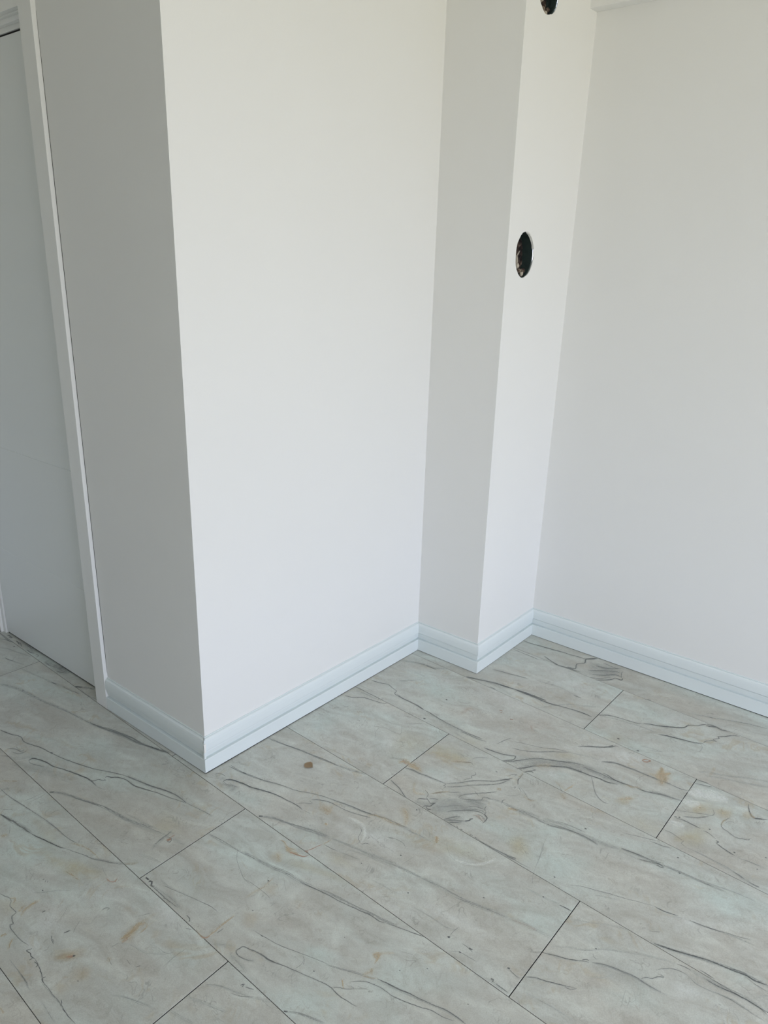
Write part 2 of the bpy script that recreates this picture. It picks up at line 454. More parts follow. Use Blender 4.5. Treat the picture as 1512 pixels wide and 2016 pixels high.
[0,50,-13042,7313,121,-12730,7319,119,-12388,7323,119,-12025,7353,119],
[1,40,-13102,7329,502,-12743,7374,495,-12319,7416,473,-11926,7377,455],
[0,50,-12542,7286,133,-12475,7311,133],
[0,55,-11711,7365,113,-11563,7352,111,-11501,7284,121],
[0,50,-11427,7138,94,-11289,7200,94],
[0,45,-12865,7504,87,-12521,7604,86,-12182,7702,86,-11797,7810,84,-11450,7891,81,-11204,7897,78],
[1,30,-13127,7584,305,-12751,7570,316,-12233,7690,326,-11848,7799,327],
[1,35,-13407,9304,379,-12938,9357,379,-12488,9441,376,-11834,9523,366],
[0,40,-13407,9304,102,-12919,9397,98,-12354,9443,97,-11856,9541,97],
[0,40,-12416,9466,66,-12163,9232,64,-11898,9097,62,-11568,8959,62,-11282,8933,64],
[2,50,-11217,7263,224,-10899,7259,254,-10860,7487,280,-10867,7780,282,-10864,8122,286],
[3,50,-11017,7232,151,-10871,7284,165,-10846,7382,176],
[0,50,-10785,7524,105,-10770,7655,105,-10777,7709,103],
[0,55,-9781,7772,117,-10054,7702,123,-10077,7625,134,-10098,7523,116,-9957,7479,110,-9738,7534,117,-9606,7623,121],
[1,40,-10179,7424,751,-10052,7369,749,-9844,7387,751,-9519,7351,735],
[1,30,-10659,7286,753,-10426,7432,752,-10195,7579,750],
[0,60,-9385,7056,149,-9333,7126,129,-9328,7054,150],
[0,60,-9275,7101,87,-9165,7146,87,-9092,7185,88],
[1,35,-9946,6566,511,-9717,6740,494,-9346,6889,478,-8935,7051,474],
[0,45,-9411,6808,85,-9194,6898,87,-8963,7075,88],
[1,35,-10047,6130,415,-9694,6292,409,-9357,6418,404,-9105,6519,403],
[1,22,-10062,5733,477,-9683,5830,473,-9444,5901,472],
[1,60,-12236,9522,512,-11869,9550,512,-11535,9599,519,-11231,9669,524,-10882,9761,513,-10553,9796,502,-10252,9853,503,-9956,9908,499],
[1,65,-9956,9908,439,-9666,10001,433,-9417,10060,426,-9133,10113,421,-8853,10165,419,-8505,10242,414,-8198,10287,410,-7940,10347,409,-7805,10375,407],
[0,65,-10409,9797,116,-10122,9864,116,-9838,9930,114,-9548,9984,112,-9253,10027,112,-8981,10091,112,-8714,10153,111,-8450,10215,109,-8233,10219,106],
[0,50,-8359,10220,201,-8180,10229,204,-8064,10275,207],
[0,55,-8069,10283,110,-7790,10376,109,-7470,10476,109,-7122,10592,108],
[0,40,-11541,8945,69,-11344,8973,68,-11064,8992,66,-10808,8995,64,-10583,8974,63],
[2,30,-11041,8591,297,-11033,8837,305,-10977,9110,302,-11014,9474,299],
[0,55,-11043,9300,146,-11021,9307,146],
[0,55,-10654,8474,121,-10630,8472,121],
[2,35,-11550,10060,586,-11428,9985,584,-11264,9905,581],
[2,55,-11527,10359,493,-11378,10327,510,-11236,10338,551,-11036,10400,563],
[2,50,-11851,10405,330,-11698,10444,295,-11462,10370,303,-11253,10462,335],
[3,80,-11372,10286,200,-11223,10326,201,-11056,10382,205,-10933,10445,215,-10870,10547,216],
[3,70,-11050,10595,132,-10981,10711,130,-10932,10886,129,-10872,11071,130],
[3,70,-11056,10589,160,-10954,10610,159],
[2,50,-10872,11071,171,-10837,11207,170,-10819,11344,168],
[2,50,-11444,10246,127,-11300,10327,127,-11138,10424,127],
[2,40,-11593,10348,112,-11436,10346,112],
[1,35,-11102,9826,151,-11123,9985,157,-11106,10179,162],
[0,50,-10862,11080,97,-10693,11097,97,-10501,11127,98,-10386,11159,99],
[1,20,-10386,11159,411,-10064,11237,408,-9777,11309,406],
[0,75,-12926,10632,344,-12840,10703,344],
[1,60,-12855,10680,572,-12555,10857,556,-12247,10950,537,-11956,11055,539,-11614,11181,534,-11262,11294,522,-10890,11378,512],
[0,40,-12247,10950,162,-11956,11055,162,-11668,11158,160,-11378,11256,159],
[1,35,-10890,11378,423,-10576,11439,422,-10215,11521,419,-9798,11610,416,-9430,11707,416,-8995,11844,414],
[1,30,-10224,11372,254,-9792,11523,249,-9342,11603,244,-8901,11728,244],
[1,25,-13284,10392,489,-12967,10413,481,-12487,10431,481,-12027,10492,483],
[0,70,-10003,8153,106,-9920,8156,105],
[0,45,-10229,8122,91,-10020,8152,90,-9761,8197,90,-9510,8245,90,-9264,8324,91,-8978,8423,91,-8696,8521,90,-8408,8609,89,-8287,8643,89],
[0,75,-10048,7705,119,-9897,7752,118,-9721,7806,116,-9527,7843,113,-9395,7843,114,-9249,7890,117,-9067,7961,117],
[1,35,-9833,7526,577,-9685,7573,587,-9566,7644,600],
[2,50,-7735,9494,414,-7620,9462,439,-7617,9598,415],
[2,35,-7778,9474,254,-7557,9667,254,-7387,9816,254],
[0,40,-8719,8265,56,-8794,8369,56,-8891,8416,55],
[0,60,-9799,7788,93,-9576,7839,92,-9337,7872,92,-9094,7949,92,-8855,8025,92,-8535,8120,91,-8220,8213,90,-7937,8282,88,-7673,8262,86,-7413,8293,86,-7208,8327,86],
[1,50,-8348,8602,240,-8029,8747,239,-7755,8880,237,-7390,9016,235,-7260,9088,236],
[0,80,-7281,9085,129,-7069,9141,128,-6795,9203,127,-6537,9278,126,-6270,9338,125,-5982,9419,124,-5734,9492,124,-5495,9511,123,-5290,9513,122],
[1,30,-7242,9067,349,-6771,9173,345,-6259,9323,340,-5723,9477,337,-5332,9514,333],
[0,60,-7678,8635,88,-7561,8773,88,-7412,8877,87,-7195,8955,86,-6986,8986,85,-6769,9001,85,-6513,9077,84,-6235,9175,84,-5970,9286,83,-5704,9330,83,-5507,9408,82],
[0,50,-7883,8278,69,-7789,8386,69,-7656,8452,69,-7513,8586,68,-7627,8578,67],
[2,50,-7746,9457,379,-7634,9528,354,-7581,9408,342,-7570,9309,345],
[2,45,-7578,8956,355,-7507,9097,351,-7518,9193,340,-7428,9061,330],
[2,55,-7853,8585,163,-7761,8512,162,-7677,8433,161],
[2,35,-7592,8917,177,-7390,9016,177,-7280,9112,177],
[0,75,-8264,7274,185,-8199,7316,185],
[1,65,-8225,7293,371,-8020,7429,367,-7814,7515,361,-7598,7588,358,-7456,7638,357],
[1,30,-8956,7069,426,-8817,7132,425,-8610,7225,423],
[0,35,-8811,8387,71,-8763,8239,73,-8800,8073,74],
[1,40,-10841,11356,518,-10363,11500,509,-9770,11635,499,-9193,11766,489,-8695,11836,481,-8226,11927,477],
[1,50,-8226,11927,632,-7846,11980,623,-7460,12012,613,-7037,12049,610,-6622,12153,607,-6300,12243,603,-5964,12317,597],
[1,40,-9940,11562,327,-9373,11643,327,-8793,11823,324,-8210,11905,315,-7738,11972,311],
[0,35,-7234,11975,92,-6815,12081,91,-6417,12205,91,-5952,12297,89],
[1,25,-9127,11026,303,-8836,11073,299,-8534,11099,298,-8269,11165,299],
[1,30,-7871,11055,289,-7601,11100,285,-7220,11121,279,-6934,11127,279,-6705,11207,280],
[0,65,-6734,10944,191,-6700,10962,190],
[0,50,-6718,10988,70,-6722,11163,72,-6698,11334,73],
[0,60,-6328,10793,164,-6277,10798,164],
[0,55,-6212,11025,200,-6124,11029,199],
[0,50,-6387,11015,100,-6253,11018,99,-6095,10986,97],
[0,40,-6466,10661,82,-6364,10779,85,-6162,10815,85,-5872,10848,84],
[1,30,-5772,10560,375,-5525,10645,375,-5287,10672,372,-4971,10644,366],
[0,50,-5432,10700,186,-5380,10720,179,-5367,10664,157],
[0,50,-5287,10672,124,-5080,10674,123,-4991,10676,123],
[0,45,-10557,12187,108,-10418,12101,104,-10323,11857,103,-10189,11774,106,-10229,11619,126],
[0,50,-10096,11737,113,-10044,11847,117,-9929,11885,113],
[4,35,-11037,12233,461,-10775,12292,441,-10509,12272,375,-10268,12068,344,-10135,11782,349],
[0,40,-9801,12360,111,-9646,12457,109,-9401,12512,103,-9242,12493,89,-9134,12392,82],
[0,40,-9714,12397,138,-9593,12463,137],
[2,65,-8783,13304,421,-8676,13195,407,-8656,13092,422],
[3,50,-8789,13298,181,-8669,13201,179],
[0,25,-8455,13351,68,-8351,13203,69,-8082,12975,75,-7804,12956,86,-7527,13164,85,-7297,13366,79,-7206,13711,74],
[4,30,-7951,12939,434,-7535,13097,428,-7265,13395,397,-7158,13716,375],
[0,25,-8862,11909,75,-8806,12259,75,-8792,12385,75],
[0,60,-9096,12139,142,-9065,12136,142],
[0,60,-8204,11316,127,-8179,11311,127],
[0,50,-7055,9555,95,-7034,9553,94],
[0,50,-6622,9987,97,-6602,9984,97],
[0,50,-5494,9893,93,-5477,9893,93],
[0,50,-8447,8313,90,-8427,8314,90],
[0,50,-6723,12425,120,-6697,12422,120],
[0,45,-9679,11254,121,-9655,11253,121],
[2,45,-11663,11940,269,-11547,11955,293,-11535,12010,280],
[2,50,-11374,11657,228,-11258,11624,227],
[1,60,-15362,13191,392,-14977,13241,397,-14468,13351,399,-13968,13458,390,-13450,13534,386,-12970,13638,387,-12500,13739,390,-11861,13946,390],
[0,55,-15268,13215,168,-14780,13278,171,-14235,13422,171,-13722,13511,167,-13237,13615,163,-12772,13654,158],
[0,50,-15251,11432,127,-14908,11477,127,-14582,11530,129,-14109,11648,133,-13753,11796,134,-13321,11935,131,-12932,12039,133,-12563,12224,134,-12172,12383,131,-11903,12453,127],
[0,60,-14667,11537,164,-14551,11537,163],
[0,70,-11959,12441,187,-11642,12528,186,-11275,12625,182,-10891,12696,181,-10592,12784,183,-10261,12902,181,-9894,12970,175,-9567,13005,172],
[1,30,-11959,12441,483,-11405,12555,478,-10869,12671,476,-10366,12809,472,-9853,12920,459,-9314,12979,450,-8963,13043,447,-8652,13077,440],
[2,35,-10689,12609,494,-10500,12822,491,-10074,12896,466,-9621,12999,464],
[0,75,-14764,11043,222,-14641,11132,207,-14454,11169,194,-14221,11229,192,-13914,11288,196,-13560,11430,198,-13173,11537,188,-12802,11586,182,-12498,11627,175,-12209,11612,167],
[1,35,-14646,10948,768,-14326,10939,655,-14357,10718,952],
[0,50,-12523,11651,115,-12369,11833,114,-12238,11905,113,-12181,11983,79,-12321,11987,96],
[0,55,-12315,12048,137,-12135,12208,135,-11857,12336,127,-11560,12371,120,-11267,12406,122,-10917,12512,125,-10541,12653,125],
[0,35,-12209,11612,89,-11914,11652,89],
[0,75,-12911,10633,296,-12852,10686,296],
[1,55,-12887,10655,481,-12605,10836,464,-12199,10964,439,-11763,11055,437,-11289,11226,437,-10890,11335,429],
[2,35,-11916,12054,839,-11691,12028,838,-11551,12019,844],
[2,30,-11528,11995,443,-11714,12325,451],
[2,50,-11366,11661,334,-11270,11662,333],
[2,35,-10124,13559,760,-9846,13360,716,-9640,13024,698],
[0,50,-15267,16645,200,-14958,16751,208,-14692,16993,206,-14300,17090,194,-13914,17186,199,-13804,17285,205],
[0,40,-15279,17379,132,-14913,17335,135,-14590,17334,138,-14192,17332,135,-13824,17310,132],
[1,30,-15175,17172,1449,-14724,17212,1407,-14246,17211,1362],
[0,55,-15215,18056,195,-14872,18135,198,-14569,18256,184,-14310,18185,151,-14056,18115,119,-13997,17946,129,-13649,17898,163,-13262,17891,166,-13034,17886,165],
[0,60,-13034,17886,303,-12808,17882,288,-12627,17838,269],
[0,55,-12627,17838,190,-12333,17833,184,-12013,17788,179,-11559,17741,181,-11211,17736,183,-10869,17730,185,-10491,17762,186,-10177,17802,186],
[1,30,-12449,17795,896,-11813,17706,904,-11184,17697,912,-10574,17688,900,-10104,17688,892],
[0,75,-12326,17438,383,-12246,17445,382],
[0,30,-15309,17504,148,-14851,17542,141,-14652,17499,125],
[1,35,-15309,19873,582,-14866,20159,576,-14475,20294,551,-14051,20376,556,-13579,20606,563],
[0,40,-14697,20262,213,-14254,20325,208,-13867,20343,203],
[0,30,-14438,18687,172,-14196,18986,176,-13929,19152,176],
[0,50,-12403,18886,219,-12362,18880,219],
[3,20,-11525,18498,574,-11478,18950,704,-11246,19022,772],
[0,25,-12804,15436,83,-13057,15817,94,-13011,16109,140,-12362,16197,132,-12670,16672,86],
[0,30,-12628,16710,144,-12375,16938,143,-12109,17244,142],
[2,60,-11487,15022,808,-11382,15226,852,-11140,15171,745,-10826,15187,770],
[3,50,-11472,15255,168,-11306,15130,199,-11184,15186,241],
[2,35,-11116,15140,1036,-10888,15184,970,-10654,15130,890],
[1,30,-11876,15002,494,-11589,15149,492,-11343,15261,489],
[1,25,-13774,14090,223,-13221,14130,222,-12644,14203,217,-11836,14229,210],
[2,60,-8761,13304,273,-8678,13174,271],
[0,70,-9801,13756,163,-9774,13753,163],
[0,60,-11179,14977,186,-11020,15025,183,-10847,15053,177,-10624,15065,178,-10468,15112,180,-10294,15132,177,-10095,15169,177,-9929,15196,175,-9822,15202,171],
[1,35,-11179,14977,574,-10847,15053,566,-10468,15112,553,-10118,15149,550,-9822,15202,551],
[2,45,-11182,15233,1004,-10954,15243,951,-10760,15194,886],
[0,65,-11160,14247,155,-10931,14181,156,-10745,14140,149,-10556,14046,142,-10322,13940,142],
[0,60,-9835,15220,106,-9796,15165,114,-9815,15088,109,-9734,15102,105,-9749,14970,126],
[0,60,-9822,15202,144,-9678,15361,145,-9510,15541,142,-9367,15760,143,-9197,15942,148,-9011,16096,149,-8776,16288,145,-8629,16510,141,-8493,16694,142],
[0,55,-9722,15112,145,-9543,15272,144,-9376,15451,142,-9221,15649,143,-8981,15882,145,-8764,16099,142,-8592,16332,134,-8514,16552,124,-8459,16755,123],
[0,65,-8674,16410,194,-8561,16572,194,-8488,16686,191,-8436,16775,190],
[0,50,-8610,16713,111,-8538,16889,119,-8427,17000,122,-8461,16877,104],
[0,50,-9617,14912,121,-9450,15033,121,-9272,15192,120],
[2,60,-9893,14539,209,-9786,14692,209,-9679,14846,215,-9507,15011,218],
[0,50,-9893,14539,135,-9752,14746,137,-9595,14932,139],
[2,35,-10422,14428,379,-10304,14300,433,-10176,14327,540,-9996,14430,544],
[2,25,-10331,14334,373,-10465,14508,376,-10552,14670,382],
[0,60,-10124,14577,119,-10003,14539,110,-9917,14472,96,-9884,14330,101],
[0,80,-10035,14094,186,-10017,14166,210,-9898,14250,214,-9803,14318,213],
[0,60,-9793,14354,137,-9711,14439,139,-9577,14502,139],
[0,60,-9897,14347,108,-9718,14253,109,-9648,14232,136,-9551,14319,136],
[0,75,-9735,13962,168,-9706,14043,183,-9593,14132,176,-9582,14263,159,-9558,14329,178,-9634,14261,188],
[0,60,-9672,14045,123,-9589,13982,150,-9502,14033,128,-9586,13931,160],
[1,40,-10070,13996,1442,-9889,14045,1437,-9709,14095,1432],
[1,32,-9653,14311,3573,-9348,14583,3576,-9043,14855,3619,-8735,15018,3627,-8472,15141,3615],
[1,30,-9410,13980,2601,-9134,14279,2643,-8854,14475,2635,-8576,14776,2602],
[1,42,-8912,14971,1712,-8715,15092,1712,-8505,15139,1551,-8297,15024,1354],
[0,55,-9182,14956,121,-9187,15066,136,-9127,15188,154,-9009,15328,158,-8893,15472,160,-8682,15689,160,-8483,15925,159],
[0,50,-9149,14958,141,-8971,15059,140,-8779,15191,139,-8630,15335,126,-8655,15427,113,-8600,15504,143,-8400,15568,142],
[1,50,-9000,14893,415,-8837,15067,422,-8672,15185,431,-8517,15212,421,-8397,15236,421],
[1,50,-9047,14964,430,-8804,15123,426,-8542,15358,433,-8376,15365,414],
[0,60,-8775,14817,151,-8678,14931,157,-8525,15011,158,-8373,15038,155],
[0,60,-9111,14246,146,-9005,14394,149,-8845,14563,152,-8673,14716,154,-8533,14814,156,-8371,14877,153,-8231,14868,145],
[0,50,-8728,14695,131,-8567,14865,135,-8383,14948,134,-8253,14929,124],
[3,35,-8487,14640,205,-8359,14701,201,-8188,14695,184,-8092,14649,168],
[3,35,-8379,14630,201,-8262,14655,189,-8113,14604,175],
[0,50,-8424,14750,119,-8263,14760,113,-8113,14709,106],
[0,50,-8455,14642,120,-8273,14672,113,-8092,14597,103],
[0,70,-8103,14562,157,-8092,14649,148,-8113,14814,140,-8188,14853,167,-8242,14885,141,-8264,14999,145],
[0,55,-8275,14990,114,-8362,15075,107,-8385,15191,110],
[0,80,-8521,14284,246,-8430,14401,230,-8448,14453,222,-8393,14523,249],
[0,60,-8948,13967,179,-8831,14045,178,-8705,14157,178,-8525,14291,178],
[0,60,-9011,13911,146,-8925,14081,149,-8825,14233,154,-8709,14363,157],
[0,55,-8828,13943,146,-8681,14074,144,-8556,14237,142],
[0,45,-8927,13986,115,-8743,14212,112,-8719,14328,100],
[1,35,-8969,13948,1791,-8820,14029,1785,-8640,14162,1751,-8494,14345,1716],
[0,35,-9468,14254,125,-9240,14430,124,-9048,14656,125,-8851,14776,126],
[1,40,-9118,14456,609,-8958,14627,622,-8762,14746,624,-8535,14921,621],
[1,35,-9482,14520,622,-9266,14768,636,-9045,14909,643],
[0,40,-8997,15524,87,-8881,15454,89,-8789,15421,93],
[0,55,-9448,16243,112,-9372,16155,119,-9437,16003,124,-9382,15948,133,-9496,15736,143,-9493,15677,118],
[2,40,-10317,16172,499,-10162,16278,498,-9960,16427,500,-9731,16534,498],
[0,45,-10209,16236,137,-10007,16385,137,-9805,16533,135,-9654,16473,117,-9605,16484,133],
[0,35,-9877,16699,125,-9776,16890,134,-9604,17031,140,-9487,17082,141],
[2,25,-10882,16200,1237,-10540,16270,1215,-10251,16297,1252,-9954,16531,1247],
[0,45,-8986,16688,168,-8939,16699,168],
[0,50,-8205,16438,166,-8178,16480,127,-8155,16382,119],
[2,50,-8553,16039,456,-8474,16080,437,-8417,16043,350],
[0,55,-8264,16960,150,-8287,16878,126,-8240,16737,119,-8165,16593,119],
[2,45,-8333,16898,178,-8311,17042,165,-8336,17208,157],
[0,35,-8149,16578,87,-7969,16442,94,-7726,16369,100],
[0,35,-8281,15989,110,-8125,16013,111,-7959,16190,102,-7903,16327,94],
[0,50,-8103,15636,99,-8158,15700,95,-8136,15776,115],
[1,45,-8643,15409,437,-8389,15550,437,-8169,15634,430,-7907,15644,411,-7629,15619,412,-7332,15668,417],
[2,45,-7854,15499,398,-7757,15614,425,-7629,15619,413],
[0,35,-8103,15636,98,-7951,15606,105,-7724,15670,107,-7521,15715,106,-7357,15780,106],
[0,50,-8584,13981,119,-8520,13961,119],
[0,60,-8435,13960,150,-8373,13965,150],
[0,50,-8144,13968,130,-8051,13976,130],
[0,60,-7984,13972,142,-7914,13965,142],
[0,55,-7908,13956,143,-7706,13941,143,-7487,13944,144,-7280,13962,144,-7046,13983,143,-6872,13998,144,-6752,14050,144],
[1,40,-7736,13938,622,-7408,13919,626,-7124,13960,626,-6740,13978,616],
[0,50,-7028,13952,125,-6855,13968,125,-6720,13995,125],
[1,35,-9950,12972,259,-9794,12957,275,-9601,13026,270,-9361,12988,263,-9150,13027,268,-8918,13036,262,-8690,13045,261],
[0,50,-10954,17668,172,-10646,17686,171,-10342,17704,171,-10129,17737,174,-9993,17766,174],
[1,30,-11073,17486,611,-10718,17438,598,-10489,17391,584],
[0,70,-9904,17444,206,-9694,17473,206,-9457,17514,207,-9235,17577,209,-9012,17697,209,-8912,17746,175,-8873,17647,138,-8901,17508,184,-9109,17276,193],
[0,40,-9707,17860,111,-9613,18144,111,-9513,18487,111],
[0,40,-9369,18350,152,-9071,18496,152,-8789,18590,151,-8453,18732,150,-8148,18928,150,-7817,19068,150],
[0,50,-9227,18036,175,-8947,18131,175,-8634,18310,172,-8409,18497,167,-8140,18755,168,-7909,18931,168,-7694,19140,166],
[1,30,-7804,19041,409,-7476,19180,408,-7138,19291,406,-6804,19401,404],
[0,70,-7647,19537,206,-7381,19816,213,-7137,19972,216,-6914,20173,208,-6781,20316,189,-6750,20424,159],
[0,40,-6827,20331,164,-6649,20459,164],
[1,50,-9096,17255,1113,-8801,17520,1091,-8566,17821,1077,-8318,18104,1126,-8025,18306,1161,-7688,18495,1162,-7420,18662,1175,-7115,18749,1171,-6829,18786,1144,-6523,18772,1116],
[0,60,-9102,17264,187,-8881,17447,182,-8646,17748,178,-8458,17992,183,-8242,18187,192,-7993,18320,195,-7688,18495,194,-7447,18637,195,-7194,18753,195],
[1,50,-8570,17262,987,-8386,17573,1000,-8213,17838,1065,-7994,18021,1124,-7759,18172,1135,-7492,18338,1152,-7256,18404,1152,-6994,18493,1147],
[0,70,-8584,17250,235,-8398,17453,228,-8253,17693,232,-8021,17923,243,-7799,18099,248,-7572,18266,249,-7426,18360,256,-7256,18404,254,-7035,18421,253,-6765,18484,253],
[0,60,-8343,17214,174,-8238,17379,176,-8106,17570,144,-8212,17547,199],
[0,60,-8312,17299,169,-8146,17426,173,-8085,17388,133],
[2,30,-8240,17741,1085,-8031,17943,1097,-7839,18100,1108],
[1,35,-8641,17455,1440,-8388,17719,1432,-8093,18058,1466,-7757,18322,1532,-7437,18461,1549,-6989,18643,1546,-6576,18724,1529],
[0,65,-7492,18338,230,-7282,18380,230,-7047,18446,228,-6753,18459,226,-6485,18523,225,-6199,18535,223,-5922,18645,221],
[0,55,-7091,18698,206,-6805,18735,205,-6523,18772,202,-6298,18761,197,-6112,18752,198,-5975,18770,200],
[1,50,-6858,18687,1263,-6565,18699,1254,-6275,18710,1251,-6001,18747,1251,-5740,18808,1245],
[0,75,-6482,18845,249,-6293,18835,241,-6085,18776,242,-5876,18790,249,-5678,18829,249,-5486,18878,248],
[2,45,-5740,18808,495,-5534,18822,492,-5430,18915,497,-5243,18880,471],
[0,70,-5492,18893,219,-5278,18882,221,-5091,18935,219,-4856,19039,217,-4678,19106,218,-4522,19160,218],
[1,40,-5502,18918,741,-5227,18928,739,-4871,19079,731,-4527,19175,731],
[0,70,-6741,19345,219,-6567,19464,221,-6385,19567,227,-6212,19596,227,-5999,19618,226,-5795,19655,224,-5578,19654,221,-5404,19667,221,-5232,19679,221,-4963,19710,220,-4724,19737,218],
[1,35,-6768,19321,642,-6392,19583,668,-6006,19634,663,-5584,19670,654,-5097,19695,646,-4718,19721,640],
[2,55,-5201,20318,584,-5135,20087,572,-5136,19800,606,-4954,19683,854],
[2,60,-5234,20362,410,-5137,20193,361,-5132,19982,524,-4993,20085,572,-4896,20229,524],
[2,40,-5165,19880,1578,-5030,19895,1526,-4898,20014,1406],
[0,50,-6689,18482,103,-6549,18257,102,-6355,17954,103,-6197,17764,114,-6026,17657,130,-5905,17623,147,-5779,17653,149],
[2,60,-7000,17278,208,-6969,17439,211,-6924,17648,206,-6919,17789,196],
[0,40,-7281,17465,86,-7134,17325,83,-7039,17210,80],
[2,35,-7016,17164,605,-6886,17052,647,-6802,17029,729],
[2,40,-5683,17995,616,-5541,18154,629,-5317,18367,638],
[2,25,-5577,17992,898,-5357,18125,897],
[0,30,-5467,19646,86,-5555,19320,79,-5536,19093,72,-5437,18976,86],
[3,70,-5799,20243,184,-5763,20367,225,-5662,20441,259],
[3,70,-5769,20240,275,-5670,20269,248,-5592,20399,215],
[3,60,-5641,20385,275,-5586,20434,275],
[0,50,-8183,16659,101,-8274,16783,97,-8289,16979,106,-8290,17190,108],
[2,40,-7803,16331,287,-7606,16248,326,-7408,16361,330],
[0,30,-8157,16614,94,-7878,16462,91,-7630,16291,103,-7419,16382,111],
[0,40,-8105,15549,71,-8168,15715,79,-8105,15803,100],
[1,45,-7933,15640,534,-7567,15717,529,-7231,15772,520,-6984,15781,512],
[2,50,-7909,15537,320,-7762,15605,320,-7604,15653,318],
[0,50,-7847,15623,137,-7604,15653,137,-7340,15705,135,-7056,15716,131,-6883,15693,127],
[1,40,-6949,15782,518,-6665,15916,517,-6383,16049,519,-6074,16119,515,-5806,16127,506],
[0,45,-6665,15916,112,-6452,16046,114,-6199,16095,114,-5940,16123,112,-5773,16128,111],
[0,55,-6558,15777,141,-6370,15885,143,-6120,15934,142,-5896,15962,141,-5666,15970,139,-5471,15976,135,-5316,15922,128],
[1,45,-6746,15668,707,-6476,15820,714,-6120,15934,714,-5741,15987,704,-5424,16018,699,-5130,16087,691,-4856,16194,683],
[0,65,-4815,16247,179,-4608,16280,178,-4408,16324,177,-4172,16349,176,-3998,16373,173,-3818,16455,169],
[1,35,-4865,16213,496,-4454,16284,491,-4021,16353,482,-3764,16472,467],
[0,50,-4293,16190,123,-4082,16273,122,-3878,16372,121],
[0,40,-5046,16801,124,-4822,16887,123,-4576,16992,123,-4355,17076,122,-4112,17181,121],
[0,30,-6483,15107,66,-6380,14818,64,-6302,14517,64,-6241,14283,63],
[0,80,-5855,16273,198,-5833,16270,198],
[0,40,-6368,16298,85,-6259,16218,84],
[4,30,-6320,16341,353,-6221,16281,351],
[0,55,-6932,14012,162,-6747,14046,161],
[0,40,-7186,13972,109,-6932,14012,107,-6727,14012,105],
[0,60,-6851,20848,205,-6807,20837,204],
[0,60,-6111,20657,213,-6074,20659,212],
[0,40,-9674,17929,159,-9602,18237,168,-9491,18485,178],
[0,60,-5047,18946,232,-4859,19068,240,-4689,19108,245,-4519,19148,244,-4368,19171,243,-4238,19221,239],
[1,40,-5041,18929,585,-4812,19066,605,-4513,19131,608,-4247,19213,602],
[0,55,-5317,19663,169,-5084,19680,168,-4859,19715,167,-4624,19714,165,-4440,19717,165,-4233,19786,163],
[2,45,-5208,20352,656,-5131,20073,643,-5087,19821,674,-4955,19653,690,-4909,19460,627],
[2,60,-5190,19971,634,-5031,20064,592,-4917,20216,514,-4894,20286,442],
[2,30,-5097,19716,1591,-4979,19918,1954,-4850,19889,1985],
[0,50,-4178,20253,186,-4041,20328,190,-3876,20383,191,-3717,20455,189],
[1,45,-4195,20451,389,-4052,20508,396,-3874,20525,396],
[0,50,-4195,20451,156,-4010,20521,158,-3832,20539,158],
[4,50,-4199,19680,1543,-3988,19869,1623,-3755,19986,1713,-3495,20083,1752,-3183,20140,1754],
[4,45,-4167,19175,1124,-3983,19295,1144,-3755,19412,1157],
[1,30,-4160,19357,453,-3958,19493,455,-3699,19658,449,-3540,19787,437],
[4,40,-4222,18114,891,-4024,18169,892,-3800,18207,890],
[2,28,-3796,18990,931,-3702,19243,1064,-3565,19365,1247],
[2,28,-3306,19511,1677,-3131,19498,1535,-2980,19716,1256],
[2,25,-2705,19793,1325,-2561,19879,1408,-2476,19872,1441],
[0,45,-4186,18706,132,-3966,18839,133,-3781,18941,132,-3562,19072,133,-3356,19172,116,-3335,19316,78,-3428,19487,92],
[0,70,-4149,18405,175,-4093,18434,175],
[0,70,-4046,18455,165,-4015,18494,165],
[0,55,-3978,18577,142,-3877,18634,139,-3718,18746,136,-3615,18826,125,-3397,19094,121],
[0,60,-4094,18371,166,-3960,18428,170,-3834,18439,170,-3715,18435,169,-3574,18428,168,-3426,18428,168],
[0,50,-3355,18404,133,-3229,18398,130,-3089,18347,122,-2968,18283,118],
[0,75,-2975,18238,271,-2893,18235,181,-2933,18163,189],
[0,70,-2953,18163,180,-2813,18100,182,-2660,18051,185,-2512,18018,188,-2413,18015,189],
[1,40,-2413,18015,420,-2256,18010,416,-2093,18048,413,-1943,18058,415,-1775,18067,413,-1661,18063,412],
[0,40,-2176,17999,120,-2035,18046,123,-1885,18056,124],
[0,40,-4202,17691,141,-4040,17718,140,-3858,17685,135,-3695,17638,133,-3627,17623,84,-3651,17507,100,-3481,17434,125],
[2,25,-3856,17495,1013,-3682,17726,1024,-3475,17986,1034],
[0,40,-3481,17434,125,-3306,17460,124,-3103,17458,123,-2903,17456,123,-2705,17454,122,-2510,17452,121,-2310,17422,119],
[1,35,-3306,17460,517,-2903,17456,510,-2506,17438,503,-2233,17421,498],
[0,65,-2302,17394,199,-2165,17380,196,-2004,17338,193],
[0,65,-1904,17310,195,-1772,17296,195,-1645,17303,193],
[1,45,-2325,17408,794,-2128,17379,780,-1904,17310,779,-1647,17308,776],
[0,75,-2690,20403,121,-2645,20227,125,-2579,20073,139,-2493,19940,167,-2395,19881,217,-2286,19937,200,-2160,20008,198],
[2,50,-2553,20012,278,-2467,19921,323,-2383,19913,360],
[0,60,-2400,19898,176,-2292,19961,181,-2179,20004,177,-2089,20071,167],
[0,55,-2927,19450,105,-2988,19292,101,-3040,19104,91,-3036,18945,95,-2946,18846,140,-2837,18825,150,-2695,18755,150,-2567,18733,155,-2441,18788,145,-2320,18857,127,-2250,18976,108],
[2,40,-2993,19309,204,-3040,19104,190,-3023,18937,185],
[0,35,-2976,19100,74,-2927,19224,90,-2823,19297,115,-2734,19275,113],
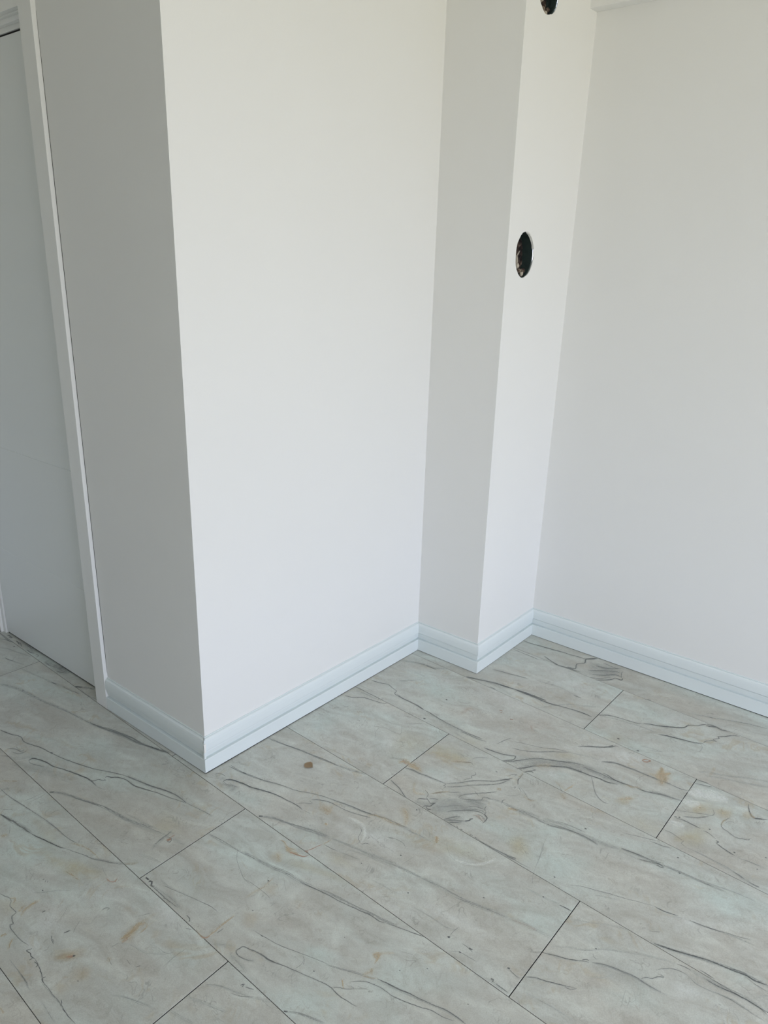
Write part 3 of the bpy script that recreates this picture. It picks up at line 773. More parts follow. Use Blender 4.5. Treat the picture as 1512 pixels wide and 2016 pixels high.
[0,70,-3237,18564,179,-3220,18563,179],
[0,70,-2471,18119,170,-2455,18119,169],
[0,70,-3552,16925,160,-3536,16925,160],
[0,70,-3341,16423,152,-3322,16426,152],
[0,60,-1783,18482,149,-1767,18482,149],
[0,60,-1851,17902,143,-1836,17902,143],
[1,40,-4309,20883,377,-4040,21074,390,-3713,21220,395,-3394,21384,386,-3045,21600,385,-2729,21762,391,-2508,21865,393],
[1,40,-4061,20836,509,-3747,21020,515,-3465,21152,527,-3157,21260,526,-2857,21386,515,-2444,21592,509],
[1,30,-4638,20442,385,-4485,20408,396,-4352,20431,399],
[0,50,-4317,17011,155,-4158,17039,154,-3962,17082,152,-3779,17152,150],
[1,50,-4070,16354,487,-3875,16385,484,-3647,16429,482,-3358,16462,480,-3109,16480,476,-2881,16498,472,-2627,16541,468,-2373,16572,467,-2188,16575,465],
[0,55,-3887,16305,172,-3781,16294,173,-3690,16323,170],
[0,40,-4035,16261,124,-3887,16305,124],
[0,50,-2881,16498,123,-2695,16514,122,-2518,16556,120],
[1,40,-7567,15585,526,-6993,15732,520,-6520,15842,514,-6056,15950,508,-5756,15960,496,-5449,15941,487],
[0,50,-7066,15668,144,-6576,15748,143,-6234,15895,143,-5861,15969,141,-5560,15967,136,-5339,15915,132],
[1,35,-6953,15858,419,-6479,15967,413,-5984,16014,406,-5601,16056,402,-5129,16101,397,-4787,16200,393],
[0,60,-4799,16230,148,-4496,16297,148,-4231,16333,147],
[1,30,-4750,16112,392,-4311,16184,385,-3914,16341,377],
[0,65,-3993,16310,189,-3835,16372,194,-3691,16346,189],
[0,50,-4346,16153,123,-4027,16279,123],
[1,40,-3757,16403,386,-3424,16468,384,-3088,16504,380,-2725,16568,374,-2335,16660,369,-1953,16751,370,-1563,16783,369],
[0,40,-3658,16376,114,-3337,16470,114,-2960,16507,114,-2591,16542,113],
[1,25,-4069,16635,498,-3638,16701,486,-3134,16915,481,-2730,17006,487,-2401,17037,485],
[0,45,-5359,14137,90,-5041,14346,92,-4691,14479,92,-4388,14606,92,-4077,14707,92,-3781,14832,91,-3446,14959,91],
[0,60,-3446,14959,136,-3201,14975,134,-2902,15062,131],
[1,40,-3038,14923,228,-2853,15039,234,-2676,15112,239],
[0,65,-2676,15112,133,-2449,15152,131,-2194,15218,129,-1912,15311,127],
[0,50,-1987,15306,104,-1670,15400,102,-1382,15518,100],
[1,40,-1943,15284,243,-1620,15353,243,-1296,15396,242],
[1,25,-4699,14297,323,-4484,14418,327,-4185,14545,328],
[1,70,-3129,13892,445,-2882,13977,445,-2600,14061,441,-2326,14161,434,-2091,14253,434,-1854,14330,435,-1552,14426,435,-1284,14495,443,-1042,14517,448,-794,14521,446],
[0,80,-3062,13927,194,-2777,14011,192,-2534,14095,189,-2263,14200,188,-2028,14291,190,-1753,14362,192,-1476,14410,190,-1243,14476,193,-1031,14473,190,-799,14543,183],
[0,60,-1581,14401,126,-1388,14486,129,-1220,14524,132],
[0,50,-1232,14432,98,-1010,14385,97,-758,14368,96],
[1,40,-925,14043,201,-823,14183,205,-738,14283,211],
[0,30,-6481,15026,72,-6342,14624,70,-6217,14115,69,-6129,13821,68,-6021,13625,74,-5903,13587,86],
[0,50,-6937,13956,179,-6750,13988,178],
[0,40,-6857,13995,104,-6590,13976,105,-6303,14001,105],
[0,65,-5203,13459,144,-5076,13478,143,-4911,13491,143],
[1,30,-6088,13354,328,-5637,13403,324,-5210,13473,320],
[1,35,-5953,12297,892,-5719,12375,890,-5434,12437,885,-5142,12478,877,-4936,12506,872],
[3,15,-5879,12330,447,-5591,12393,444,-5255,12440,439],
[0,70,-4893,12013,134,-4690,12116,135,-4480,12202,134,-4279,12304,131,-4091,12429,131,-3991,12478,133],
[0,60,-4134,12432,122,-4052,12520,132,-4004,12506,137],
[0,65,-3933,12529,119,-3706,12654,121,-3497,12726,123,-3282,12776,123,-3070,12826,125,-2873,12811,124,-2651,12821,122,-2514,12852,120],
[1,35,-3898,12542,402,-3564,12695,407,-3209,12786,412,-2881,12831,414,-2615,12826,408,-2342,12884,398],
[0,60,-2961,12841,96,-2891,12956,105,-2769,13036,104,-2698,13151,103,-2593,13227,91,-2655,13242,128,-2723,13221,123],
[0,50,-2780,13270,70,-2708,13388,76,-2537,13548,84,-2372,13616,93,-2188,13623,94],
[1,40,-2188,13623,213,-2020,13556,215,-1839,13556,210,-1639,13600,204,-1379,13673,207,-1139,13680,211,-894,13646,209,-626,13636,205],
[0,50,-1570,13608,96,-1339,13656,98,-1095,13643,98,-959,13638,97],
[0,60,-4892,11235,98,-4708,11358,100,-4503,11441,100,-4272,11548,99,-4078,11644,99,-3920,11729,98],
[0,55,-4128,11584,102,-4021,11610,96,-3914,11718,91],
[0,35,-3123,12435,49,-3071,12171,48,-3029,11933,48],
[1,35,-4819,12281,264,-4512,12521,268,-4186,12718,263,-3870,13025,263,-3487,13273,272,-3098,13497,276,-2764,13647,281,-2491,13744,282],
[0,60,-2491,13744,129,-2353,13782,131,-2189,13797,131],
[0,55,-2063,13924,132,-1920,13939,133,-1734,13923,132],
[1,50,-2208,13797,661,-1916,13807,652,-1637,13837,643,-1362,13867,637,-1093,13896,635,-856,13901,639,-641,13866,635],
[0,65,-1910,13786,160,-1625,13795,156,-1357,13846,154,-1121,13872,155,-917,13873,156,-743,13850,155,-627,13805,153],
[1,30,-4768,13306,300,-4416,13488,295,-4016,13744,301,-3643,13854,309,-3477,13647,250],
[0,60,-5281,11166,160,-5246,11180,160],
[0,50,-5281,11166,83,-5083,11122,83,-4957,11125,83],
[1,35,-5144,10934,357,-5006,10844,323,-4981,10659,304],
[1,30,-4751,10911,310,-4481,10942,307,-4188,10997,305,-3884,11017,303,-3586,11037,299],
[0,40,-4015,12752,65,-3963,12683,72,-3868,12653,76],
[0,70,-5712,14159,141,-5685,14153,141],
[0,70,-5630,13416,137,-5607,13416,137],
[0,70,-4028,12909,124,-4008,12909,124],
[0,70,-5854,16276,164,-5825,16268,163],
[0,70,-3348,16424,156,-3323,16415,156],
[0,60,-3554,16925,158,-3530,16922,158],
[1,25,-3438,12586,380,-3575,12358,399,-3803,12159,418],
[0,60,-12548,24640,294,-12147,24653,298,-11868,24711,302,-11529,24765,299,-11193,24819,298,-10866,24882,294,-10523,24905,293,-10263,24970,291,-9977,24975,282],
[0,45,-12494,23726,232,-12111,23708,231,-11679,23698,227,-11299,23661,222],
[0,55,-11294,24095,206,-10981,23953,213,-10635,23850,216,-10421,23771,210],
[0,50,-12264,21812,226,-11955,21895,223,-11585,21969,222,-11228,22060,221,-10919,22123,219],
[1,35,-10645,22246,357,-10378,22274,359,-9820,22371,348,-9261,22332,328,-8808,22270,320],
[0,50,-9114,22251,219,-8827,22253,217],
[0,85,-12734,20658,396,-12338,20789,394,-11951,20927,392,-11604,21029,383,-11182,21093,378,-10881,21159,379],
[0,85,-10931,21150,565,-10606,21168,567,-10298,21210,563,-9980,21228,556,-9697,21253,555],
[0,75,-10583,21129,297,-10160,21159,292,-9779,21155,289,-9474,21181,297,-9207,21276,299],
[0,65,-9355,21222,248,-9160,21272,247,-8834,21348,245,-8441,21424,240,-8019,21425,233],
[1,45,-9709,20632,366,-9366,21101,369,-9013,21564,395,-8623,21806,414,-8169,22060,414],
[1,30,-12304,20923,1320,-11826,20915,1266,-11189,20818,1187,-10785,20707,1131],
[0,40,-11677,20678,249,-11433,20656,248],
[1,45,-15278,19939,577,-14891,20127,568,-14470,20265,548,-14013,20345,560,-13588,20640,567],
[0,50,-14345,20271,227,-14107,20299,220,-13848,20295,213],
[1,30,-14407,19585,493,-14100,19604,487,-13882,19610,480],
[1,25,-14406,18686,687,-14150,19008,693,-13813,19392,697],
[0,50,-12418,18896,271,-12363,18901,270],
[0,50,-13970,17988,164,-13663,17915,173,-13292,17908,180,-12926,17901,173,-12620,17847,165],
[0,60,-12944,17885,315,-12781,17866,314,-12620,17847,312],
[0,60,-9994,24994,290,-9755,25149,273,-9607,25389,247],
[0,65,-10197,23950,319,-9912,24020,242,-10019,24404,205,-9828,24676,215,-9902,25005,241,-9596,25386,300],
[0,60,-10684,23794,296,-10307,23849,295,-10090,23895,290,-9849,23889,293,-9654,23973,296],
[1,45,-9653,24642,2448,-9228,24742,2432,-8808,24841,2418,-8505,25024,2366],
[1,35,-9405,24107,3063,-8939,24440,3059,-8475,24772,3055],
[0,60,-9400,24777,266,-8989,24903,262,-8646,25179,251],
[0,60,-9466,24239,243,-9137,24540,249,-8669,24874,259,-8421,24914,258],
[0,60,-9236,24076,249,-8881,24308,240,-8572,24646,252,-8310,24647,247],
[0,70,-8952,23788,286,-8684,24033,276,-8497,24294,239,-8482,24434,182],
[0,75,-8482,24434,382,-8227,24449,368,-8244,24615,193],
[0,60,-8282,24581,130,-8393,24847,129,-8450,25075,130],
[0,50,-9201,23833,230,-8891,23989,216,-8607,24375,200],
[0,50,-9270,25188,234,-8786,25147,242,-8563,25255,244],
[1,40,-9781,24917,1215,-9320,24947,1215,-8812,25028,1213],
[0,55,-7954,21624,199,-7629,21898,207,-7321,22002,211,-7035,22049,210,-6719,22116,208,-6543,22209,204],
[1,30,-8536,21897,411,-8324,22038,418,-8016,22165,419],
[0,70,-6553,22237,280,-6346,22358,283,-6202,22422,284,-5957,22550,278,-5723,22706,270,-5400,22960,240,-5347,23167,175,-5332,23247,169],
[0,60,-5366,23103,165,-5291,23246,196,-5095,23395,198,-4953,23589,187,-4834,23725,193],
[0,75,-4867,23572,382,-4694,23663,381,-4558,23740,378],
[0,60,-4865,23697,250,-4716,23737,251,-4558,23740,244,-4348,23697,247,-4140,23793,238],
[1,40,-7843,21676,324,-7387,21846,323,-6953,21952,320,-6473,22029,315,-6141,22034,309,-5936,22037,308],
[0,70,-5916,21982,274,-5671,22095,277,-5379,22180,277,-5090,22265,275,-4807,22362,267,-4616,22499,254],
[0,60,-4621,22512,130,-4591,22670,168,-4419,22869,210,-4311,22896,116,-4439,22938,118,-4302,23133,141,-4362,23204,160,-4183,23392,195,-4011,23609,209,-3812,23726,228],
[0,35,-4712,22430,102,-4588,22283,81,-4556,22057,78,-4615,21878,93],
[1,30,-4560,22567,419,-4246,22806,395,-4022,23094,367],
[0,40,-5199,24118,189,-4863,24227,187,-4540,24373,185,-4146,24537,184,-3793,24694,186,-3463,24775,188,-3199,24827,188],
[1,30,-5571,23979,689,-5123,24138,682,-4616,24353,673,-3976,24642,666],
[0,50,-7055,23762,230,-6865,23850,230],
[3,70,-6847,20857,205,-6807,20841,205],
[0,70,-6842,20844,248,-6810,20838,248],
[0,60,-6116,20654,215,-6071,20662,214],
[0,55,-7489,19673,186,-7186,19928,186,-6889,20196,180,-6729,20400,173],
[0,60,-6900,20220,235,-6802,20377,235],
[1,25,-7023,20699,565,-6674,20663,569,-6273,20682,575,-5903,20763,573],
[3,60,-10624,19600,230,-10520,19617,229],
[3,60,-10528,19503,220,-10475,19505,220],
[3,60,-10074,19372,243,-9980,19427,243],
[3,30,-9367,19543,230,-9228,19382,240,-9138,19322,266],
[1,30,-5890,20891,418,-5485,21125,402,-6170,20969,440],
[0,50,-28731,10516,156,-28250,10496,159,-27755,10498,176,-27597,10554,225],
[0,70,-27659,10677,279,-27470,10671,253,-27274,10629,234],
[0,65,-28383,10651,305,-28245,10686,252,-28007,10675,218,-28133,10604,375],
[0,60,-27480,10707,227,-27336,10705,185,-27026,10593,178],
[1,40,-27408,10818,1959,-26777,10778,1899,-26270,10727,1839],
[0,50,-26658,10627,205,-26330,10630,236,-26156,10704,293],
[0,50,-26032,10692,265,-25864,10721,176,-25812,10602,325],
[1,45,-25304,10698,3554,-24544,10754,3567,-23956,10824,3612],
[1,50,-24811,10827,1624,-24259,10857,1651,-23772,10915,1686],
[0,40,-25246,10669,136,-24830,10649,158,-24544,10754,192],
[0,40,-24269,10614,197,-23945,10757,194,-23806,10808,188],
[0,70,-22803,10553,466,-22621,10668,453,-22555,10693,412],
[1,70,-22621,10668,626,-22419,10802,592,-22077,10950,566],
[0,40,-28255,10309,271,-28082,10423,227,-27699,10505,200],
[1,35,-27533,9995,568,-27320,10148,481,-26873,10258,426,-26357,10393,420,-25998,10472,409],
[1,40,-26672,9770,384,-26336,9832,401,-26011,9927,411,-25588,10034,402],
[0,40,-26650,9791,158,-26388,9825,174,-26166,9907,193],
[0,80,-27257,10406,316,-27226,10417,316],
[1,35,-25368,9842,485,-24753,9942,486,-24226,10046,483,-23682,10135,485,-23200,10249,489,-22700,10347,477,-22209,10444,473],
[0,65,-23682,10135,218,-23427,10186,217],
[0,40,-23108,10261,137,-22651,10322,143,-22200,10439,149],
[1,35,-22499,10602,292,-21997,10569,310,-21558,10626,329,-21232,10652,320],
[0,70,-14732,10864,148,-14800,10890,155,-14806,10950,227,-14751,11044,222,-14553,11133,203,-14302,11204,193,-14000,11258,195,-13779,11349,199,-13534,11418,194],
[0,55,-14745,10874,102,-14603,10870,115,-14436,10955,122,-14245,11018,118],
[0,70,-14755,11019,251,-14679,11096,251],
[1,45,-15218,10916,654,-14960,10880,811,-14882,11038,932],
[0,50,-15250,10887,142,-15193,11006,139,-15054,11063,116,-14908,11059,104],
[1,40,-14855,10798,1165,-14629,10782,1276,-14392,10865,1434,-14207,10987,1487],
[0,50,-15241,11492,121,-14972,11501,122,-14660,11529,128,-14404,11600,131,-14138,11659,130,-13830,11736,134,-13574,11855,134,-13296,11930,130],
[0,70,-14689,11525,218,-14592,11544,217],
[1,50,-15405,13157,338,-15129,13196,341,-14935,13242,348,-14764,13282,347],
[0,70,-19632,10024,231,-19364,10077,230,-19099,10129,221,-18802,10160,214,-18509,10190,218,-18254,10240,224],
[0,80,-18509,10190,251,-18202,10261,255,-17982,10332,258,-17697,10412,254,-17415,10492,256,-17150,10581,259],
[1,50,-19883,9907,559,-19435,10040,544,-18959,10150,516,-18543,10211,497,-18135,10271,518,-17931,10352,563]]
BLOBS = [
[4,26,-9533,23079,1994,233,276,-897],
[4,26,-13452,19665,1476,387,425,-796],
[4,24,-10795,20397,1345,137,324,-891],
[6,30,-5643,20726,1354,378,155,-701],
[6,25,-5991,25434,1834,142,143,-821],
[4,20,-8296,10681,1178,244,119,-354],
[4,20,-2496,15174,873,346,56,-432],
[5,45,-14830,6436,667,379,261,-187],
[5,30,-15559,6155,604,165,171,-179],
[2,18,-12160,4539,82,185,178,-40],
[2,28,-12168,4990,193,169,260,-141],
[2,35,-12757,5052,260,279,172,-77],
[5,30,-15037,4788,341,131,247,-205],
[2,35,-12249,6247,-55,255,171,2],
[5,25,-16783,6498,953,78,110,-172],
[4,35,-12163,7168,474,417,471,-322],
[4,30,-13789,6386,748,429,312,-239],
[4,30,-13553,4637,250,219,365,-175],
[4,30,-13911,5199,-96,516,512,-6],
[6,40,-16387,5646,636,562,853,-393],
[6,30,-10725,6835,417,365,401,-292],
[6,30,-13021,3782,262,228,442,-195],
[6,30,-17089,8810,1332,539,374,-320],
[6,25,-20435,8465,1254,649,268,-168],
[6,30,-11374,11022,626,254,178,-261],
[4,30,-9986,12155,561,223,157,-278],
[4,30,-10847,11888,247,219,302,-325],
[6,40,-8649,8695,638,253,103,-192],
[5,25,-10167,10964,519,154,104,-201],
[2,25,-11473,9990,137,121,201,-182],
[2,20,-10826,9141,54,295,231,-75],
[2,20,-10502,8263,141,124,253,-213],
[5,25,-10442,10323,1285,342,85,-165],
[6,35,-6806,9448,922,539,364,-654],
[6,40,-8085,7683,964,574,269,-367],
[4,30,-6862,11435,1115,217,68,-273],
[5,25,-8351,13203,966,515,219,-416],
[1,12,-9184,7737,570,211,93,-165],
[6,30,-14639,14893,235,835,597,-395],
[6,35,-13776,10858,822,229,265,-366],
[5,30,-10644,16445,909,295,218,-449],
[5,25,-10464,17423,686,21,163,-491],
[4,35,-10135,15285,539,270,221,-395],
[2,20,-11738,12077,340,-41,46,-199],
[2,18,-9887,13411,366,-202,-50,-264],
[6,35,-12079,10607,796,233,187,-293],
[5,25,-11906,15888,834,158,429,-887],
[4,30,-12381,15697,325,293,384,-467],
[6,30,-12755,19225,1305,355,296,-576],
[6,30,-14039,19609,876,382,249,-401],
[6,35,-10294,15391,522,179,142,-289],
[5,30,-10398,16398,752,316,160,-309],
[1,22,-9079,14601,628,506,224,-341],
[1,22,-9555,14177,381,197,140,-249],
[4,30,-8988,15243,199,177,71,-107],
[6,35,-7706,14658,603,223,165,-430],
[5,30,-7045,14502,245,217,146,-251],
[4,30,-9447,12184,240,213,177,-216],
[3,8,-8646,12940,524,464,248,-338],
[6,40,-7477,17776,510,249,118,-306],
[4,40,-7620,17754,199,33,73,-265],
[5,28,-7751,18856,439,209,85,-224],
[1,20,-7624,18367,1430,794,97,-239],
[4,30,-7329,19704,1192,797,116,-286],
[4,35,-6168,20124,640,184,88,-358],
[2,28,-5011,19842,185,166,114,-315],
[5,25,-6847,14458,252,224,161,-281],
[6,35,-6571,15534,724,262,107,-340],
[5,30,-5486,18106,278,248,77,-186],
[5,20,-4678,17504,728,133,89,-568],
[5,30,-3681,19177,222,197,62,-197],
[5,32,-3088,19494,204,181,84,-297],
[5,30,-3427,17838,429,473,107,-278],
[4,40,-3688,19912,545,165,32,-207],
[4,25,-4140,18065,306,53,13,-101],
[6,30,-2391,20368,220,107,43,-294],
[6,30,-4762,20112,297,36,46,-317],
[5,20,-2561,19879,153,136,52,-202],
[2,25,-5002,19849,217,194,129,-357],
[6,40,-5801,14635,751,400,239,-663],
[5,35,-6779,14396,275,244,237,-416],
[6,40,-2112,16301,750,402,65,-403],
[6,35,-5431,12597,739,126,73,-440],
[1,15,-3385,12741,1042,451,77,-399],
[6,30,-2849,12365,889,513,96,-404],
[4,30,-2095,13228,367,13,-18,-325],
[5,35,-3497,18049,468,415,126,-392],
[6,30,-1324,14378,610,83,-10,-300],
[6,30,-11827,24683,1482,283,291,-741],
[6,30,-6460,22912,1422,80,134,-715],
[4,30,-6386,19806,609,287,203,-658],
[3,10,-9151,19738,1114,510,254,-604],
[5,25,-3586,19348,672,331,102,-508],
[2,12,-6878,20668,690,72,136,-625],
[1,25,-9028,24640,685,339,201,-550],
[6,30,-13071,19225,1438,389,365,-693],
[6,25,-11749,22760,1586,84,209,-570],
[3,10,-7523,21155,467,43,101,-426],
[6,30,-7654,23008,1219,64,109,-480],
[4,25,-5773,23209,541,355,88,-299],
[6,30,-23753,9817,2043,335,612,-501],
[6,25,-16529,9571,1335,529,365,-340],
[1,15,-19500,7736,645,341,404,-250],
[5,25,-14521,8780,791,248,341,-393],
[6,35,-22273,10180,1056,90,244,-247],
[1,30,-26686,10862,1584,4,152,-145],
[1,30,-24215,10741,1051,6,127,-136]]
# ------------------------------------------------------------ walls
ST = dict(kind='structure')
DX0, DX1 = -2.862, -2.133        # door opening in the left wall
link('wall_left', finish(wall_seg(0, 'wall_left', start=(-2.105, yA(-2.105) + T)), 'wall_left'), M_WALL, **ST)
link('wall_center', finish(wall_seg(1, 'wall_center'), 'wall_center'), M_WALL, **ST)
link('wall_inner', finish(wall_seg(2, 'wall_inner'), 'wall_inner'), M_WALL, **ST)
link('wall_right', finish(wall_seg(4, 'wall_right'), 'wall_right'), M_WALL, **ST)
# the right wall runs on to the window wall
bmw = bmesh.new()
BK = offset_path(W, 0.04)
prism(bmw, [W[5], W[6], BK[6], BK[5]], 0, CEIL)
link('wall_right_rear', finish(bmw, 'wall_right_rear'), M_WALL, **ST)

# narrow wall with the two rough round openings
HOLES = [(2.2295, 1.508, 0.0560, 0.0705), (2.2440, 2.2560, 0.0585, 0.0690)]      # y, z, half width, half height
def narrow_wall():
    bm = bmesh.new()
    a, b = W[3], W[4]
    def at(y, z, d=0.0):
        f = (y - a.y) / (b.y - a.y)
        return (a.x + (b.x - a.x) * f - d + 0.0135 * f * z / 2.25, y, z)      # the far edge leans a little
    S_ = 0.082
    N_ = 64
    zs = [0.0]
    for (cy, cz, ry, rz) in HOLES:
        y0, y1, z0, z1 = cy - S_, cy + S_, cz - S_ - 0.01, cz + S_ + 0.01
        def quad(ya, yb, za, zb):
            if yb - ya < 1e-6 or zb - za < 1e-6: return
            bm.faces.new([bm.verts.new(at(*p)) for p in ((ya, za), (yb, za), (yb, zb), (ya, zb))])
        quad(a.y, b.y, zs[-1], z0)
        quad(a.y, y0, z0, z1); quad(y1, b.y, z0, z1)
        rim, sq, inn = [], [], []
        for k in range(N_):
            t = 2 * math.pi * k / N_
            c, s = math.cos(t), math.sin(t)
            j = 1 + 0.018 * math.sin(3 * t + cz) + 0.012 * math.sin(7 * t + 1.3) + rnd.uniform(-0.010, 0.010)
            rim.append(bm.verts.new(at(cy + ry * j * c, cz + rz * j * s)))
            inn.append(bm.verts.new(at(cy + ry * j * c * 1.01, cz + rz * j * s * 1.01, 0.003)))
            q = 1 / max(abs(c), abs(s))
            sq.append(bm.verts.new(at(cy + S_ * c * q, cz + (S_ + 0.01) * s * q)))
        for k in range(N_):
            l = (k + 1) % N_
            bm.faces.new((rim[k], sq[k], sq[l], rim[l]))
            bm.faces.new((rim[l], inn[l], inn[k], rim[k]))
        zs.append(z1)
    quad(a.y, b.y, zs[-1], CEIL)
    bmesh.ops.remove_doubles(bm, verts=bm.verts, dist=1e-5)
    return finish(bm, 'wall_narrow')
link('wall_narrow', narrow_wall(), M_WALL, **ST)

def wall_box(name, x0, x1, y0, y1, z0=0.0, z1=CEIL, mat=None, parent=None, bevel=0.0, **kw):
    bm = bmesh.new()
    prism(bm, [(x0, y0), (x1, y0), (x1, y1), (x0, y1)], z0, z1)
    return link(name, finish(bm, name, bevel), mat or M_WALL, parent, **kw)

# backing of the narrow wall keeps the shaft behind the openings dark
bmw = bmesh.new()
prism(bmw, [(-1.50, 2.175), (-1.46, 2.175), (-1.46, 2.53), (-1.50, 2.53)], 0.0, CEIL)
link('wall_shaft', finish(bmw, 'wall_shaft'), M_WALL, **ST)

# end of the corridor, opposite side of the corridor, and the room behind the camera
wall_box('wall_end', -2.95, -2.90, -0.06, 1.30, 2.06, CEIL, **ST)
wall_box('wall_corridor_unseen', -2.90, -0.45, -0.14, -0.10, mat=M_DIM, **ST)  # out of view; its paint is darkened to dim the left wall and door
wall_box('wall_side', -0.45, -0.41, -1.50, -0.10, **ST)
wall_box('wall_near', -0.41, 2.40, -1.54, -1.50, **ST)
def window_wall():
    bm = bmesh.new()
    x0, x1 = WIN['x'], WIN['x'] + 0.12
    for (ya, yb, za, zb) in ((-1.54, WIN['y0'], 0, CEIL), (WIN['y1'], 2.70, 0, CEIL),
                             (WIN['y0'], WIN['y1'], 0, WIN['z0']), (WIN['y0'], WIN['y1'], WIN['z1'], CEIL)):
        prism(bm, [(x0, ya), (x1, ya), (x1, yb), (x0, yb)], za, zb)
    return finish(bm, 'wall_window')
link('wall_window', window_wall(), M_WALL, **ST)
wall_box('ceiling', -3.05, 2.52, -1.60, 2.75, CEIL, CEIL + 0.05, M_CEIL, **ST)

# shallow beam along the top of the right hand wall
bmw = bmesh.new()
B48 = offset_path(W, -0.048)
prism(bmw, [(W[4].x, B48[4].y), (B48[6].x, B48[6].y), (W[6].x, W[6].y), (W[4].x, W[4].y)], 2.2640, CEIL)
link('trim_1', finish(bmw, 'beam', 0.002), M_WALL, **ST)

# ------------------------------------------------------------ wall left of the casing: door in its frame
def a_box(bm, x0, x1, o0, o1, z0, z1):
    """box in the skewed frame of the left wall: o is the depth behind the casing front"""
    prism(bm, [(x0, yA(x0) + o0), (x1, yA(x1) + o0), (x1, yA(x1) + o1), (x0, yA(x0) + o1)], z0, z1)

door = bpy.data.objects.new('door_1', None)
scene.collection.objects.link(door)
door['kind'] = 'structure'
def leaf():
    """flush leaf with two fine horizontal grooves"""
    bm = bmesh.new()
    x0, x1, z0, z1, o = DX0 + 0.003, DX1 - 0.008, 0.007, 2.035, 0.0445
    prof = [(o, z0)]
    for g in (0.385, 0.806):
        prof += [(o, g - 0.0018), (o + 0.0016, g), (o, g + 0.0018)]
    prof += [(o, z1), (o + 0.04, z1), (o + 0.04, z0)]
    A = [bm.verts.new((x0, yA(x0) + d, z)) for d, z in prof]
    B = [bm.verts.new((x1, yA(x1) + d, z)) for d, z in prof]
    n_ = len(prof)
    for i in range(n_):
        j = (i + 1) % n_
        bm.faces.new((A[i], A[j], B[j], B[i]))
    bm.faces.new(A); bm.faces.new(B[::-1])
    return finish(bm, 'door_leaf')
link('door_leaf', leaf(), M_DOOR, door)

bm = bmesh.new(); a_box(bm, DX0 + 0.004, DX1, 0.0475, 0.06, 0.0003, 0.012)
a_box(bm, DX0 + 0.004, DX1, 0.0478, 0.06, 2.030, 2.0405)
link('door_gap_shade', finish(bm, 'door_gap_shade'), M_DARK, door)  # dark strips painting in the shade of the gaps below and above the leaf
bm = bmesh.new(); a_box(bm, -2.133, -2.0685, 0.0, T + 0.001, 0.0, 2.180)
link('door_casing', finish(bm, 'door_casing', 0.0012), M_CASE, door)
bm = bmesh.new(); a_box(bm, DX1, -2.106, T + 0.001, 0.14, 0.0, 2.08)
a_box(bm, DX0 - 0.020, DX0, 0.038, 0.14, 0.0, 2.08)
a_box(bm, DX0, DX1, 0.0430, 0.14, 2.041, 2.08)
link('door_jamb', finish(bm, 'door_jamb', 0.0008), M_CASE, door)
# head casing with a small stepped moulding underneath
bm = bmesh.new()
for (o0, z0_, z1_) in ((0.030, 2.054, 2.0665), (0.021, 2.0665, 2.071), (0.006, 2.071, 2.180)):
    a_box(bm, DX0 - 0.02, DX1, o0, 0.0428, z0_, z1_)
link('head_casing', finish(bm, 'head_casing', 0.0008), M_CASE, door)
bm = bmesh.new(); a_box(bm, -2.90, DX1, T, T + 0.04, 2.182, CEIL)
link('wall_over_door', finish(bm, 'wall_over_door'), M_WALL, **ST)
bm = bmesh.new(); a_box(bm, DX0 - 0.02, -2.06, 0.15, 0.19, 0.0, CEIL)
link('wall_behind_door', finish(bm, 'wall_behind_door'), M_WALL, **ST)

# second door, closing the end of the corridor: only a sliver of it shows
d2 = bpy.data.objects.new('door_2', None)
scene.collection.objects.link(d2)
d2['kind'] = 'structure'
wall_box('door_leaf', -2.93, -2.8905, 0.02, 1.060, 0.006, 2.04, M_DOOR, d2)
wall_box('door_jamb', -2.945, -2.8835, 1.0615, 1.0745, 0.0, 2.06, M_CASE, d2, 0.001)
wall_box('door_jamb', -2.945, -2.8835, -0.06, 0.018, 0.0, 2.06, M_CASE, d2, 0.001)
wall_box('door_jamb', -2.945, -2.8835, 0.018, 1.0615, 2.042, 2.06, M_CASE, d2, 0.001)
wall_box('wall_end_filler', -2.99, -2.95, -0.14, 1.30, 0.0, CEIL, **ST)

